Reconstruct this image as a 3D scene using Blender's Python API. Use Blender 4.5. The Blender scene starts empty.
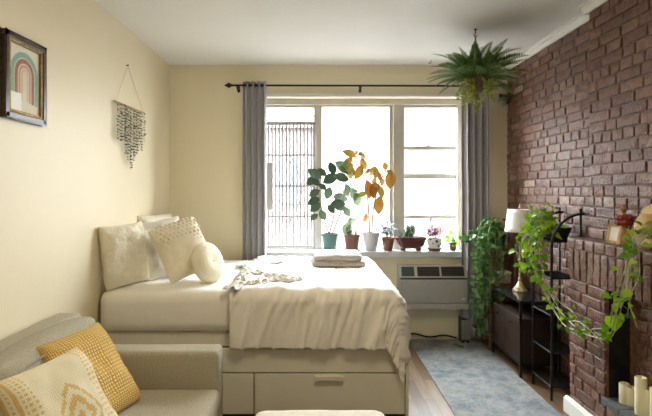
import bpy, bmesh, math, random
from mathutils import Vector, Matrix, noise
random.seed(7)
R = math.radians
PI = math.pi
sc = bpy.context.scene
col = sc.collection
V = Vector

# ------------------------------------------------------------------ dimensions
XL, XR, YB, YF, ZC = -1.43, 1.88, 4.60, -1.70, 2.685
EYE = 1.46

def at(px, py, Y):
    "a point of the room at depth Y, read off the photograph's sight lines"
    return V(((px - 316) / 470 * Y, Y, EYE - (py - 190) / 470 * Y))

# ------------------------------------------------------------------ materials
MATS = {}
def new_mat(name):
    m = bpy.data.materials.new(name); m.use_nodes = True
    nt = m.node_tree; nt.nodes.clear()
    out = nt.nodes.new('ShaderNodeOutputMaterial')
    b = nt.nodes.new('ShaderNodeBsdfPrincipled')
    nt.links.new(b.outputs[0], out.inputs[0])
    return m, nt, b, out

def nd(nt, typ, **kw):
    n = nt.nodes.new(typ)
    for k, v in kw.items():
        if k in n.inputs.keys(): n.inputs[k].default_value = v
        else: setattr(n, k, v)
    return n

def ramp(nt, stops, src):
    n = nt.nodes.new('ShaderNodeValToRGB')
    e = n.color_ramp.elements
    while len(e) < len(stops): e.new(0.5)
    for i, (p, c) in enumerate(stops):
        e[i].position = p; e[i].color = (*c, 1) if len(c) == 3 else c
    nt.links.new(src, n.inputs[0]); return n

def mat(name, c, rough=0.6, metal=0.0, c2=None, scale=20, bump=0.0, bscale=60, stretch=None, island=0.0, spec=0.5, detail=4, sheen=0):
    "plain procedural surface: two tone noise colour, noise bump, optional per island variation"
    if name in MATS: return MATS[name]
    m, nt, b, out = new_mat(name)
    b.inputs['Roughness'].default_value = rough
    b.inputs['Metallic'].default_value = metal
    b.inputs['Specular IOR Level'].default_value = spec
    if sheen: b.inputs['Sheen Weight'].default_value = sheen
    tc = nd(nt, 'ShaderNodeTexCoord')
    mp = nd(nt, 'ShaderNodeMapping')
    if stretch: mp.inputs['Scale'].default_value = stretch
    nt.links.new(tc.outputs['Object'], mp.inputs[0])
    colsock = None
    if c2:
        n = nd(nt, 'ShaderNodeTexNoise', Scale=scale, Detail=detail)
        nt.links.new(mp.outputs[0], n.inputs['Vector'])
        r = ramp(nt, [(0.35, c), (0.65, c2)], n.outputs[0]); colsock = r.outputs[0]
    if island:
        g = nd(nt, 'ShaderNodeNewGeometry')
        h = nd(nt, 'ShaderNodeHueSaturation')
        if colsock: nt.links.new(colsock, h.inputs['Color'])
        else: h.inputs['Color'].default_value = (*c, 1)
        mr = nd(nt, 'ShaderNodeMapRange'); mr.inputs['To Min'].default_value = 1 - island; mr.inputs['To Max'].default_value = 1 + island
        nt.links.new(g.outputs['Random Per Island'], mr.inputs['Value'])
        nt.links.new(mr.outputs[0], h.inputs['Value']); colsock = h.outputs[0]
    if colsock: nt.links.new(colsock, b.inputs['Base Color'])
    else: b.inputs['Base Color'].default_value = (*c, 1)
    if bump:
        n = nd(nt, 'ShaderNodeTexNoise', Scale=bscale, Detail=6)
        nt.links.new(mp.outputs[0], n.inputs['Vector'])
        bp = nd(nt, 'ShaderNodeBump', Strength=bump, Distance=0.01)
        nt.links.new(n.outputs[0], bp.inputs['Height']); nt.links.new(bp.outputs[0], b.inputs['Normal'])
    MATS[name] = m; return m

def leaf_mat(name, c1, c2, trans=0.45, rough=0.4, c3=None, tv=1.2):
    m, nt, b, out = new_mat(name)
    g = nd(nt, 'ShaderNodeNewGeometry')
    st = [(0.0, c1), (1.0, c2)] if c3 is None else [(0.0, c1), (0.5, c2), (1.0, c3)]
    r = ramp(nt, st, g.outputs['Random Per Island'])
    b.inputs['Roughness'].default_value = rough
    nt.links.new(r.outputs[0], b.inputs['Base Color'])
    t = nd(nt, 'ShaderNodeBsdfTranslucent')
    hs = nd(nt, 'ShaderNodeHueSaturation', Saturation=1.1, Value=tv)
    nt.links.new(r.outputs[0], hs.inputs['Color']); nt.links.new(hs.outputs[0], t.inputs[0])
    mx = nd(nt, 'ShaderNodeMixShader'); mx.inputs[0].default_value = trans
    nt.links.new(b.outputs[0], mx.inputs[1]); nt.links.new(t.outputs[0], mx.inputs[2])
    nt.links.new(mx.outputs[0], out.inputs[0])
    return m

def knit_mat(name, c, scale, c_dark, dist=0.006):
    "basket weave bump in the pillow's own coordinates"
    m, nt, b, out = new_mat(name)
    tc = nd(nt, 'ShaderNodeUVMap')
    w1 = nd(nt, 'ShaderNodeTexWave', Scale=scale, Distortion=0.6); w1.bands_direction = 'X'
    w2 = nd(nt, 'ShaderNodeTexWave', Scale=scale, Distortion=0.6); w2.bands_direction = 'Y'
    for w in (w1, w2): nt.links.new(tc.outputs[0], w.inputs[0])
    mu = nd(nt, 'ShaderNodeMath', operation='MULTIPLY')
    nt.links.new(w1.outputs[1], mu.inputs[0]); nt.links.new(w2.outputs[1], mu.inputs[1])
    r = ramp(nt, [(0.0, c_dark), (0.35, c)], mu.outputs[0])
    nt.links.new(r.outputs[0], b.inputs['Base Color'])
    bp = nd(nt, 'ShaderNodeBump', Strength=1.0, Distance=dist)
    nt.links.new(mu.outputs[0], bp.inputs['Height']); nt.links.new(bp.outputs[0], b.inputs['Normal'])
    b.inputs['Roughness'].default_value = 0.9
    b.inputs['Specular IOR Level'].default_value = 0.2
    return m

def mosaic_mat(name):
    "cream woven cover: mustard bands, rows of dashes and a stepped diamond, in the cover's own coordinates"
    m, nt, b, out = new_mat(name)
    tc = nd(nt, 'ShaderNodeUVMap')
    sp = nd(nt, 'ShaderNodeSeparateXYZ'); nt.links.new(tc.outputs[0], sp.inputs[0])
    def M(op, a, bb=None, c=None):
        n = nd(nt, 'ShaderNodeMath', operation=op)
        for i, s in enumerate((a, bb, c)):
            if s is None: continue
            if isinstance(s, (int, float)): n.inputs[i].default_value = s
            else: nt.links.new(s, n.inputs[i])
        return n.outputs[0]
    K = 64
    u = M('DIVIDE', M('FLOOR', M('MULTIPLY', sp.outputs[0], K)), K)
    v = M('DIVIDE', M('FLOOR', M('MULTIPLY', sp.outputs[1], K)), K)
    au = M('ABSOLUTE', M('SUBTRACT', u, 0.5)); av = M('ABSOLUTE', M('SUBTRACT', v, 0.45))
    # stepped diamonds (outline and core)
    d = M('ADD', M('MULTIPLY', au, 1.25), av)
    ring = M('MULTIPLY', M('GREATER_THAN', d, 0.09), M('LESS_THAN', d, 0.14))
    core = M('ADD', M('LESS_THAN', d, 0.04), M('MULTIPLY', M('GREATER_THAN', d, 0.19), M('LESS_THAN', d, 0.22)))
    # solid bands either side of the centre panel
    au2 = M('ABSOLUTE', M('SUBTRACT', sp.outputs[0], 0.5))
    def band(x, w): return M('LESS_THAN', M('ABSOLUTE', M('SUBTRACT', au2, x)), w)
    bands = M('ADD', band(0.33, 0.016), band(0.43, 0.022))
    # dashes
    chk = M('PINGPONG', M('MULTIPLY', v, K), 1.0)
    du = M('ADD', band(0.25, 0.012), M('ADD', band(0.285, 0.009), M('ADD', band(0.375, 0.009), band(0.21, 0.01))))
    dash = M('MULTIPLY', du, M('GREATER_THAN', chk, 0.5))
    tot = M('MINIMUM', M('ADD', M('ADD', ring, core), M('ADD', bands, dash)), 1.0)
    mix = nd(nt, 'ShaderNodeMix', data_type='RGBA')
    nt.links.new(tot, mix.inputs['Factor'])
    mix.inputs['A'].default_value = (0.84, 0.76, 0.58, 1); mix.inputs['B'].default_value = (0.72, 0.52, 0.22, 1)
    nt.links.new(mix.outputs['Result'], b.inputs['Base Color'])
    w = nd(nt, 'ShaderNodeTexWave', Scale=14.0, Distortion=1.5); w.bands_direction = 'Y'
    w2 = nd(nt, 'ShaderNodeTexWave', Scale=14.0, Distortion=1.5); w2.bands_direction = 'X'
    for q_ in (w, w2): q_.inputs['Scale'].default_value = 24
    nt.links.new(tc.outputs[0], w.inputs[0]); nt.links.new(tc.outputs[0], w2.inputs[0])
    h = M('ADD', M('MULTIPLY', w.outputs[1], w2.outputs[1]), M('MULTIPLY', tot, 0.5))
    bp = nd(nt, 'ShaderNodeBump', Strength=0.6, Distance=0.003)
    nt.links.new(h, bp.inputs['Height']); nt.links.new(bp.outputs[0], b.inputs['Normal'])
    b.inputs['Roughness'].default_value = 0.9
    b.inputs['Specular IOR Level'].default_value = 0.2
    return m

def glass_mat():
    m, nt, b, out = new_mat('window_glass')
    nt.nodes.remove(b)
    t = nd(nt, 'ShaderNodeBsdfTransparent'); t.inputs[0].default_value = (0.97, 0.985, 0.98, 1)
    g = nd(nt, 'ShaderNodeBsdfGlossy', Roughness=0.02)
    mx = nd(nt, 'ShaderNodeMixShader'); mx.inputs[0].default_value = 0.06
    nt.links.new(t.outputs[0], mx.inputs[1]); nt.links.new(g.outputs[0], mx.inputs[2])
    nt.links.new(mx.outputs[0], out.inputs[0]); return m

def brick_mat():
    m, nt, b, out = new_mat('painted_brick')
    g = nd(nt, 'ShaderNodeNewGeometry'); tc = nd(nt, 'ShaderNodeTexCoord')
    r = ramp(nt, [(0.0, (0.125, 0.058, 0.037)), (0.5, (0.165, 0.080, 0.053)), (0.95, (0.20, 0.102, 0.070)), (1.0, (0.34, 0.24, 0.18))], g.outputs['Random Per Island'])
    n = nd(nt, 'ShaderNodeTexNoise', Scale=26.0, Detail=8); nt.links.new(tc.outputs['Object'], n.inputs['Vector'])
    mx = nd(nt, 'ShaderNodeMix', data_type='RGBA', blend_type='MULTIPLY'); mx.inputs['Factor'].default_value = 0.6
    r2 = ramp(nt, [(0.36, (0.35, 0.32, 0.32)), (0.5, (0.95, 0.92, 0.9)), (0.66, (1.35, 1.33, 1.32))], n.outputs[0])
    nt.links.new(r.outputs[0], mx.inputs['A']); nt.links.new(r2.outputs[0], mx.inputs['B'])
    nt.links.new(mx.outputs['Result'], b.inputs['Base Color'])
    b.inputs['Roughness'].default_value = 0.36; b.inputs['Specular IOR Level'].default_value = 0.55
    n2 = nd(nt, 'ShaderNodeTexNoise', Scale=70.0, Detail=8); nt.links.new(tc.outputs['Object'], n2.inputs['Vector'])
    bp = nd(nt, 'ShaderNodeBump', Strength=0.9, Distance=0.008)
    nt.links.new(n2.outputs[0], bp.inputs['Height']); nt.links.new(bp.outputs[0], b.inputs['Normal'])
    return m

def floor_mat():
    m, nt, b, out = new_mat('oak_strip_floor')
    tc = nd(nt, 'ShaderNodeTexCoord'); mp = nd(nt, 'ShaderNodeMapping'); mp.inputs['Rotation'].default_value = (0, 0, R(90))
    nt.links.new(tc.outputs['Object'], mp.inputs[0])
    br = nd(nt, 'ShaderNodeTexBrick', Scale=1.0); br.offset = 0.37
    br.inputs['Brick Width'].default_value = 0.9; br.inputs['Row Height'].default_value = 0.075; br.inputs['Mortar Size'].default_value = 0.0018
    br.inputs['Color1'].default_value = (0.0, 0, 0, 1); br.inputs['Color2'].default_value = (1, 1, 1, 1); br.inputs['Mortar'].default_value = (0.0, 0, 0, 1)
    nt.links.new(mp.outputs[0], br.inputs[0])
    r = ramp(nt, [(0.0, (0.09, 0.050, 0.024)), (0.35, (0.15, 0.088, 0.042)), (0.7, (0.20, 0.125, 0.065)), (1.0, (0.28, 0.195, 0.12))], br.outputs[0])
    mp2 = nd(nt, 'ShaderNodeMapping'); mp2.inputs['Scale'].default_value = (40, 2.5, 1)
    nt.links.new(tc.outputs['Object'], mp2.inputs[0])
    n = nd(nt, 'ShaderNodeTexNoise', Scale=2.0, Detail=8); nt.links.new(mp2.outputs[0], n.inputs['Vector'])
    r2 = ramp(nt, [(0.3, (0.6, 0.55, 0.5)), (0.7, (1.15, 1.15, 1.15))], n.outputs[0])
    mx = nd(nt, 'ShaderNodeMix', data_type='RGBA', blend_type='MULTIPLY'); mx.inputs['Factor'].default_value = 0.8
    nt.links.new(r.outputs[0], mx.inputs['A']); nt.links.new(r2.outputs[0], mx.inputs['B'])
    nt.links.new(mx.outputs['Result'], b.inputs['Base Color'])
    b.inputs['Roughness'].default_value = 0.35
    return m

def rug_mat():
    m, nt, b, out = new_mat('distressed_rug')
    tc = nd(nt, 'ShaderNodeTexCoord')
    n1 = nd(nt, 'ShaderNodeTexNoise', Scale=4.5, Detail=12, Roughness=0.75, Distortion=0.2)
    n2 = nd(nt, 'ShaderNodeTexNoise', Scale=16.0, Detail=10, Roughness=0.8)
    mp = nd(nt, 'ShaderNodeMapping'); mp.inputs['Scale'].default_value = (1.0, 1.15, 1)
    nt.links.new(tc.outputs['Object'], mp.inputs[0])
    nt.links.new(mp.outputs[0], n1.inputs['Vector']); nt.links.new(mp.outputs[0], n2.inputs['Vector'])
    r1 = ramp(nt, [(0.34, (0.12, 0.13, 0.145)), (0.46, (0.21, 0.22, 0.228)), (0.55, (0.29, 0.29, 0.28)), (0.66, (0.18, 0.16, 0.13))], n1.outputs[0])
    r2 = ramp(nt, [(0.38, (0.5, 0.53, 0.57)), (0.6, (1.12, 1.12, 1.12))], n2.outputs[0])
    mx = nd(nt, 'ShaderNodeMix', data_type='RGBA', blend_type='MULTIPLY'); mx.inputs['Factor'].default_value = 0.5
    nt.links.new(r1.outputs[0], mx.inputs['A']); nt.links.new(r2.outputs[0], mx.inputs['B'])
    nt.links.new(mx.outputs['Result'], b.inputs['Base Color'])
    b.inputs['Roughness'].default_value = 0.95; b.inputs['Specular IOR Level'].default_value = 0.15
    bp = nd(nt, 'ShaderNodeBump', Strength=0.4, Distance=0.004)
    nt.links.new(n2.outputs[0], bp.inputs['Height']); nt.links.new(bp.outputs[0], b.inputs['Normal'])
    return m

def wood_mat(name, c1, c2, rough=0.4, axis='Y', scale=3.0):
    m, nt, b, out = new_mat(name)
    tc = nd(nt, 'ShaderNodeTexCoord'); mp = nd(nt, 'ShaderNodeMapping')
    s = {'X': (1.5, 22, 22), 'Y': (22, 1.5, 22), 'Z': (22, 22, 1.5)}[axis]
    mp.inputs['Scale'].default_value = s
    nt.links.new(tc.outputs['Object'], mp.inputs[0])
    n = nd(nt, 'ShaderNodeTexNoise', Scale=scale, Detail=8, Distortion=0.4); nt.links.new(mp.outputs[0], n.inputs['Vector'])
    r = ramp(nt, [(0.3, c1), (0.7, c2)], n.outputs[0]); nt.links.new(r.outputs[0], b.inputs['Base Color'])
    b.inputs['Roughness'].default_value = rough
    return m

wall_m = mat('cream_wall_paint', (0.81, 0.725, 0.53), 0.45, c2=(0.825, 0.74, 0.545), scale=2, bump=0.08, bscale=30)
ceil_m = mat('ceiling_paint', (0.80, 0.79, 0.77), 0.6, c2=(0.83, 0.82, 0.80), scale=1.5, bump=0.12, bscale=5)
trim_m = mat('white_trim_paint', (0.78, 0.77, 0.72), 0.4, c2=(0.82, 0.81, 0.77), scale=8)
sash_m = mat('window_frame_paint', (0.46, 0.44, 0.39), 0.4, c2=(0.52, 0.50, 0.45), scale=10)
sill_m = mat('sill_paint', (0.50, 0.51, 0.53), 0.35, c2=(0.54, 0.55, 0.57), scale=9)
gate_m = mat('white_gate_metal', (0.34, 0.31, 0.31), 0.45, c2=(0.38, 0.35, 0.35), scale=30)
brick_m = brick_mat()
mortar_m = mat('brown_mortar', (0.022, 0.010, 0.007), 0.8, c2=(0.035, 0.017, 0.012), scale=30, bump=0.6, bscale=90)
matte_black_m = mat('matte_black', (0.006, 0.005, 0.005), 0.9, c2=(0.012, 0.01, 0.009), scale=30, bump=0.4)
slate_m = mat('hearth_slate', (0.07, 0.075, 0.08), 0.45, c2=(0.12, 0.125, 0.13), scale=12, bump=0.3)
white_m = mat('white_plastic', (0.85, 0.85, 0.83), 0.4)
ac_m = mat('grey_plastic', (0.36, 0.35, 0.33), 0.42, c2=(0.38, 0.37, 0.35), scale=15)
acl_m = mat('light_grey_plastic', (0.46, 0.45, 0.42), 0.4)
dark_m = mat('dark_vent', (0.02, 0.021, 0.022), 0.55)
black_m = mat('black_metal', (0.012, 0.012, 0.013), 0.38, metal=0.3)
iron_m = mat('dark_bronze_rod', (0.025, 0.02, 0.017), 0.35, metal=0.6)
chrome_m = mat('brushed_steel', (0.55, 0.54, 0.52), 0.3, metal=0.9)
curt_m = mat('grey_curtain_cloth', (0.36, 0.34, 0.365), 0.75, c2=(0.40, 0.38, 0.405), scale=120, bump=0.2, bscale=300, sheen=0.3)
sheet_m = mat('white_sheet', (0.80, 0.77, 0.71), 0.8, c2=(0.83, 0.80, 0.74), scale=6, bump=0.25, bscale=9, sheen=0.2)
quilt_m = mat('white_quilt', (0.82, 0.78, 0.71), 0.8, c2=(0.85, 0.81, 0.75), scale=5, bump=0.3, bscale=22, sheen=0.2)
lace_m = mat('lace_cloth', (0.86, 0.82, 0.78), 0.85, c2=(0.70, 0.64, 0.58), scale=90, bump=1.0, bscale=110)
bedbox_m = mat('bed_box_fabric', (0.72, 0.68, 0.58), 0.85, c2=(0.76, 0.72, 0.62), scale=40, bump=0.2, bscale=200)
drawer_m = mat('cream_lacquer', (0.74, 0.71, 0.60), 0.4, c2=(0.76, 0.73, 0.62), scale=3)
sham_m = mat('cream_seersucker', (0.78, 0.72, 0.58), 0.9, c2=(0.84, 0.79, 0.66), scale=26, bump=1.0, bscale=34)
oat_m = mat('oatmeal_linen', (0.66, 0.61, 0.53), 0.9, c2=(0.71, 0.66, 0.58), scale=60, bump=0.4, bscale=40)
tuft_m = mat('ivory_cotton', (0.80, 0.74, 0.60), 0.9, c2=(0.85, 0.79, 0.66), scale=30, bump=0.5, bscale=150)
ivory_m = mat('ivory_velvet', (0.79, 0.72, 0.56), 0.85, c2=(0.83, 0.76, 0.61), scale=20, bump=0.3, bscale=60)
taupe_m = mat('taupe_blanket', (0.34, 0.29, 0.25), 0.95, c2=(0.52, 0.47, 0.42), scale=130, bump=0.9, bscale=150, detail=2)
sofa_m = mat('beige_tweed', (0.38, 0.345, 0.26), 0.92, c2=(0.50, 0.46, 0.355), scale=160, bump=0.6, bscale=320, detail=2)
ott_m = mat('cream_boucle', (0.76, 0.72, 0.65), 0.9, c2=(0.82, 0.78, 0.71), scale=120, bump=0.7, bscale=150)
walnut_m = wood_mat('dark_walnut', (0.013, 0.006, 0.004), (0.036, 0.017, 0.010), 0.45, 'Y')
walnutz_m = wood_mat('dark_walnut_upright', (0.016, 0.007, 0.0045), (0.045, 0.021, 0.012), 0.45, 'Z')
top_m = mat('smoked_glass_top', (0.012, 0.013, 0.014), 0.12, spec=0.7)
stand_m = wood_mat('stand_wood', (0.10, 0.045, 0.022), (0.19, 0.09, 0.045), 0.4, 'Z')
terra_m = mat('terracotta', (0.20, 0.085, 0.05), 0.8, c2=(0.15, 0.065, 0.04), scale=14, bump=0.2)
brownpot_m = mat('brown_clay', (0.12, 0.05, 0.035), 0.7, c2=(0.16, 0.068, 0.05), scale=14)
teal_m = mat('teal_glaze', (0.045, 0.12, 0.11), 0.35, c2=(0.055, 0.145, 0.13), scale=9)
whitepot_m = mat('white_ceramic', (0.42, 0.41, 0.42), 0.4)
oxblood_m = mat('oxblood_glaze', (0.09, 0.018, 0.02), 0.35, c2=(0.12, 0.03, 0.027), scale=8)
greenpot_m = mat('dark_green_glaze', (0.01, 0.07, 0.05), 0.3)
soil_m = mat('potting_soil', (0.03, 0.02, 0.013), 0.95, c2=(0.06, 0.04, 0.03), scale=80, bump=0.8)
coir_m = mat('coir_basket', (0.12, 0.07, 0.045), 0.95, c2=(0.19, 0.12, 0.08), scale=70, bump=1.0, bscale=90)
twig_m = mat('brown_twig', (0.20, 0.10, 0.06), 0.7)
redstem_m = mat('reddish_stem', (0.30, 0.12, 0.08), 0.6)
greenstem_m = mat('green_stem', (0.20, 0.30, 0.09), 0.5)
palestem_m = mat('pale_vine', (0.36, 0.36, 0.22), 0.5)
rubber_m = leaf_mat('rubber_leaf', (0.022, 0.040, 0.022), (0.065, 0.095, 0.055), 0.10, 0.3)
autumn_m = leaf_mat('autumn_leaf', (0.26, 0.085, 0.02), (0.26, 0.15, 0.035), 0.12, 0.45, (0.15, 0.19, 0.03), tv=.7)
sage_m = leaf_mat('sage_leaf', (0.07, 0.11, 0.06), (0.16, 0.20, 0.12), 0.12)
pink_m = leaf_mat('pink_leaf', (0.22, 0.05, 0.12), (0.36, 0.15, 0.22), 0.1, tv=.6)
bluegreen_m = leaf_mat('bluegreen_leaf', (0.10, 0.16, 0.13), (0.26, 0.32, 0.34), 0.12)
pothos_m = leaf_mat('pothos_leaf', (0.06, 0.17, 0.015), (0.22, 0.40, 0.035), 0.40, 0.33, (0.40, 0.55, 0.06))
trail_m = leaf_mat('trailing_leaf', (0.025, 0.085, 0.02), (0.06, 0.15, 0.035), 0.22, 0.25, (0.12, 0.22, 0.05))
fern_m = leaf_mat('fern_frond', (0.05, 0.11, 0.022), (0.13, 0.22, 0.05), 0.35, 0.5)
lime_m = leaf_mat('lime_sprig', (0.34, 0.38, 0.07), (0.50, 0.50, 0.14), 0.45, 0.5)
driedleaf_m = leaf_mat('dark_paper_leaf', (0.012, 0.013, 0.010), (0.03, 0.035, 0.022), 0.05, 0.5, (0.10, 0.13, 0.06))
wax_m = mat('ivory_wax', (0.86, 0.79, 0.54), 0.5, c2=(0.88, 0.82, 0.60), scale=10)
straw_m = mat('straw', (0.52, 0.36, 0.17), 0.85, c2=(0.66, 0.49, 0.26), scale=90, bump=0.8, bscale=160)
gold_m = mat('antique_gold', (0.40, 0.29, 0.12), 0.4, metal=0.7, c2=(0.25, 0.16, 0.07), scale=60, bump=0.8, bscale=80)
mahog_m = wood_mat('dark_frame_wood', (0.035, 0.014, 0.009), (0.085, 0.035, 0.02), 0.3, 'Y')
paper_m = mat('art_paper', (0.76, 0.72, 0.60), 0.7)
rteal_m = mat('print_teal', (0.22, 0.42, 0.34), 0.7, c2=(0.27, 0.47, 0.39), scale=60)
rmauve_m = mat('print_mauve', (0.34, 0.13, 0.11), 0.7, c2=(0.40, 0.17, 0.14), scale=60)
rpink_m = mat('print_pink', (0.58, 0.36, 0.30), 0.7)
rsand_m = mat('print_sand', (0.66, 0.54, 0.40), 0.7)
plain_white_m = mat('plain_white', (0.92, 0.92, 0.90), 0.6)
rope_m = mat('jute_rope', (0.36, 0.24, 0.13), 0.9, c2=(0.26, 0.16, 0.08), scale=90, bump=0.8)
thread_m = mat('white_thread', (0.62, 0.56, 0.44), 0.9)
dowel_m = mat('pale_dowel', (0.50, 0.36, 0.20), 0.6)
shade_m = mat('white_lamp_shade', (0.84, 0.83, 0.80), 0.8, c2=(0.86, 0.85, 0.82), scale=200)
lampb_m = mat('cream_lamp_metal', (0.62, 0.52, 0.33), 0.35, metal=0.3, c2=(0.50, 0.40, 0.24), scale=40)
skin_m = mat('carved_wood', (0.40, 0.23, 0.10), 0.6, c2=(0.30, 0.16, 0.07), scale=30, bump=0.4)
red_m = mat('dark_red_petals', (0.16, 0.012, 0.012), 0.6, c2=(0.24, 0.025, 0.02), scale=60)
must_m = knit_mat('mustard_knit', (0.88, 0.63, 0.24), 12.0, (0.52, 0.33, 0.09))
mosaic_m = mosaic_mat('cream_mustard_weave')
glass_m = glass_mat()
facade_m = mat('far_facade', (0.085, 0.068, 0.068), 0.8, c2=(0.10, 0.082, 0.082), scale=1.2)
facwin_m = mat('far_window', (0.05, 0.06, 0.07), 0.5)

# ------------------------------------------------------------------ mesh helpers
class G:
    "collects shapes in room coordinates; build() links them as ONE mesh object"
    def __init__(s): s.v = []; s.f = []; s.mi = []; s.uv = {}; s.cur = 0
    def add(s, vs, fs, M=None):
        o = len(s.v)
        s.v += [tuple(M @ V(v)) if M else tuple(v) for v in vs]
        for f in fs: s.f.append([i + o for i in f]); s.mi.append(s.cur)
        return s
    def box(s, x0, x1, y0, y1, z0, z1, M=None):
        vs = [(x, y, z) for x in (x0, x1) for y in (y0, y1) for z in (z0, z1)]
        return s.add(vs, [(0, 1, 3, 2), (4, 6, 7, 5), (0, 4, 5, 1), (2, 3, 7, 6), (0, 2, 6, 4), (1, 5, 7, 3)], M)
    def tube(s, pts, r, n=6, M=None, cap=True):
        pts = [V(p) for p in pts]; m = len(pts); vs = []; fs = []
        rs = r if isinstance(r, (list, tuple)) else [r] * m
        t0 = (pts[1] - pts[0]).normalized()
        ref = V((0, 0, 1)) if abs(t0.z) < 0.9 else V((1, 0, 0))
        a = t0.cross(ref).normalized()
        for i, p in enumerate(pts):
            t = (pts[min(i + 1, m - 1)] - pts[max(i - 1, 0)])
            t = t.normalized() if t.length > 1e-9 else t0
            a = (a - t * a.dot(t)); a = a.normalized() if a.length > 1e-6 else t.orthogonal().normalized()
            b = t.cross(a)
            for k in range(n):
                q = 2 * PI * k / n
                vs.append(p + (a * math.cos(q) + b * math.sin(q)) * rs[i])
        for i in range(m - 1):
            for k in range(n):
                k2 = (k + 1) % n
                fs.append((i * n + k, i * n + k2, (i + 1) * n + k2, (i + 1) * n + k))
        if cap: fs += [tuple(range(n))[::-1], tuple(range((m - 1) * n, m * n))]
        return s.add(vs, fs, M)
    def lathe(s, prof, c=(0, 0, 0), n=28, M=None, wob=None):
        vs = []; fs = []; m = len(prof)
        for (r, z) in prof:
            for k in range(n):
                q = 2 * PI * k / n; rr = r * (wob(q, z) if wob else 1)
                vs.append((c[0] + rr * math.cos(q), c[1] + rr * math.sin(q), c[2] + z))
        for i in range(m - 1):
            for k in range(n):
                k2 = (k + 1) % n
                fs.append((i * n + k, i * n + k2, (i + 1) * n + k2, (i + 1) * n + k))
        fs += [tuple(range(n))[::-1], tuple(range((m - 1) * n, m * n))]
        return s.add(vs, fs, M)
    def grid(s, fn, nu, nv, M=None, uv=False):
        o = len(s.v); vs = []
        for i in range(nu + 1):
            for j in range(nv + 1): vs.append(fn(i / nu, j / nv))
        fs = [(i * (nv + 1) + j, (i + 1) * (nv + 1) + j, (i + 1) * (nv + 1) + j + 1, i * (nv + 1) + j + 1) for i in range(nu) for j in range(nv)]
        s.add(vs, fs, M)
        if uv:
            for i in range(nu + 1):
                for j in range(nv + 1): s.uv[o + i * (nv + 1) + j] = (i / nu, j / nv)
        return s
    def blob(s, c, r, n=8, m=6, sq=(1, 1, 1), nz=0.0):
        c = V(c)
        prof = []
        def fn(a, b):
            th = PI * a; ph = 2 * PI * b
            d = V((math.sin(th) * math.cos(ph), math.sin(th) * math.sin(ph), -math.cos(th)))
            k = 1 + nz * noise.noise(d * 2 + c * 20)
            return c + V((d.x * sq[0], d.y * sq[1], d.z * sq[2])) * r * k
        return s.grid(fn, m, n)
    def prism(s, poly, z0, z1, M=None):
        "polygon (list of xy) extruded along z"
        n = len(poly)
        vs = [(x, y, z0) for x, y in poly] + [(x, y, z1) for x, y in poly]
        fs = [tuple(range(n))[::-1], tuple(range(n, 2 * n))] + [(i, (i + 1) % n, n + (i + 1) % n, n + i) for i in range(n)]
        return s.add(vs, fs, M)
    def build(s, name, m, parent=None, smooth=False, bevel=0, seg=2, sub=0, solid=0, angle=40):
        me = bpy.data.meshes.new(name)
        org = V((0, 0, 0))
        if parent is None:
            xs = [v[0] for v in s.v]; ys = [v[1] for v in s.v]; zs = [v[2] for v in s.v]
            org = V(((min(xs) + max(xs)) / 2, (min(ys) + max(ys)) / 2, min(zs)))
        else:
            p = parent
            while p: org += p.location; p = p.parent
        me.from_pydata([tuple(V(v) - org) for v in s.v], [], s.f)
        if s.uv:
            ul = me.uv_layers.new(name='UVMap')
            for l in me.loops: ul.data[l.index].uv = s.uv.get(l.vertex_index, (0, 0))
        bm = bmesh.new(); bm.from_mesh(me)
        bmesh.ops.remove_doubles(bm, verts=bm.verts, dist=1e-6)
        bmesh.ops.recalc_face_normals(bm, faces=bm.faces)
        bm.to_mesh(me); bm.free()
        ms = m if isinstance(m, (list, tuple)) else [m]
        for x in ms: me.materials.append(x)
        if len(ms) > 1 and len(me.polygons) == len(s.mi):
            me.polygons.foreach_set('material_index', s.mi)
        o = bpy.data.objects.new(name, me); col.objects.link(o)
        if parent is None: o.location = org
        else: o.parent = parent
        if smooth:
            me.polygons.foreach_set('use_smooth', [True] * len(me.polygons))
        if smooth is not True: me.set_sharp_from_angle(angle=R(smooth))
        if bevel:
            b = o.modifiers.new('bevel', 'BEVEL'); b.width = bevel; b.segments = seg; b.limit_method = 'ANGLE'; b.angle_limit = R(angle)
            b.harden_normals = False
        if solid:
            b = o.modifiers.new('solid', 'SOLIDIFY'); b.thickness = solid; b.offset = 0
        if sub:
            b = o.modifiers.new('sub', 'SUBSURF'); b.levels = sub; b.render_levels = sub
        return o

def thing(name, label, cat, loc=(0, 0, 0), group=None):
    o = bpy.data.objects.new(name, None); o.empty_display_size = 0.05
    col.objects.link(o); o.location = loc
    o['label'] = label; o['category'] = cat
    if group: o['group'] = group
    return o
def tag(o, label, cat, group=None):
    o['label'] = label; o['category'] = cat
    if group: o['group'] = group
    return o
def struct(o): o['kind'] = 'structure'; return o

def spline(pts, n=6):
    "Catmull-Rom through points"
    p = [V(q) for q in pts]; p = [2 * p[0] - p[1]] + p + [2 * p[-1] - p[-2]]; out = []
    for i in range(1, len(p) - 2):
        for k in range(n):
            t = k / n
            out.append(0.5 * ((2 * p[i]) + (p[i + 1] - p[i - 1]) * t + (2 * p[i - 1] - 5 * p[i] + 4 * p[i + 1] - p[i + 2]) * t * t + (3 * p[i] - p[i - 1] - 3 * p[i + 1] + p[i + 2]) * t ** 3))
    out.append(p[-2]); return out

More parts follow.
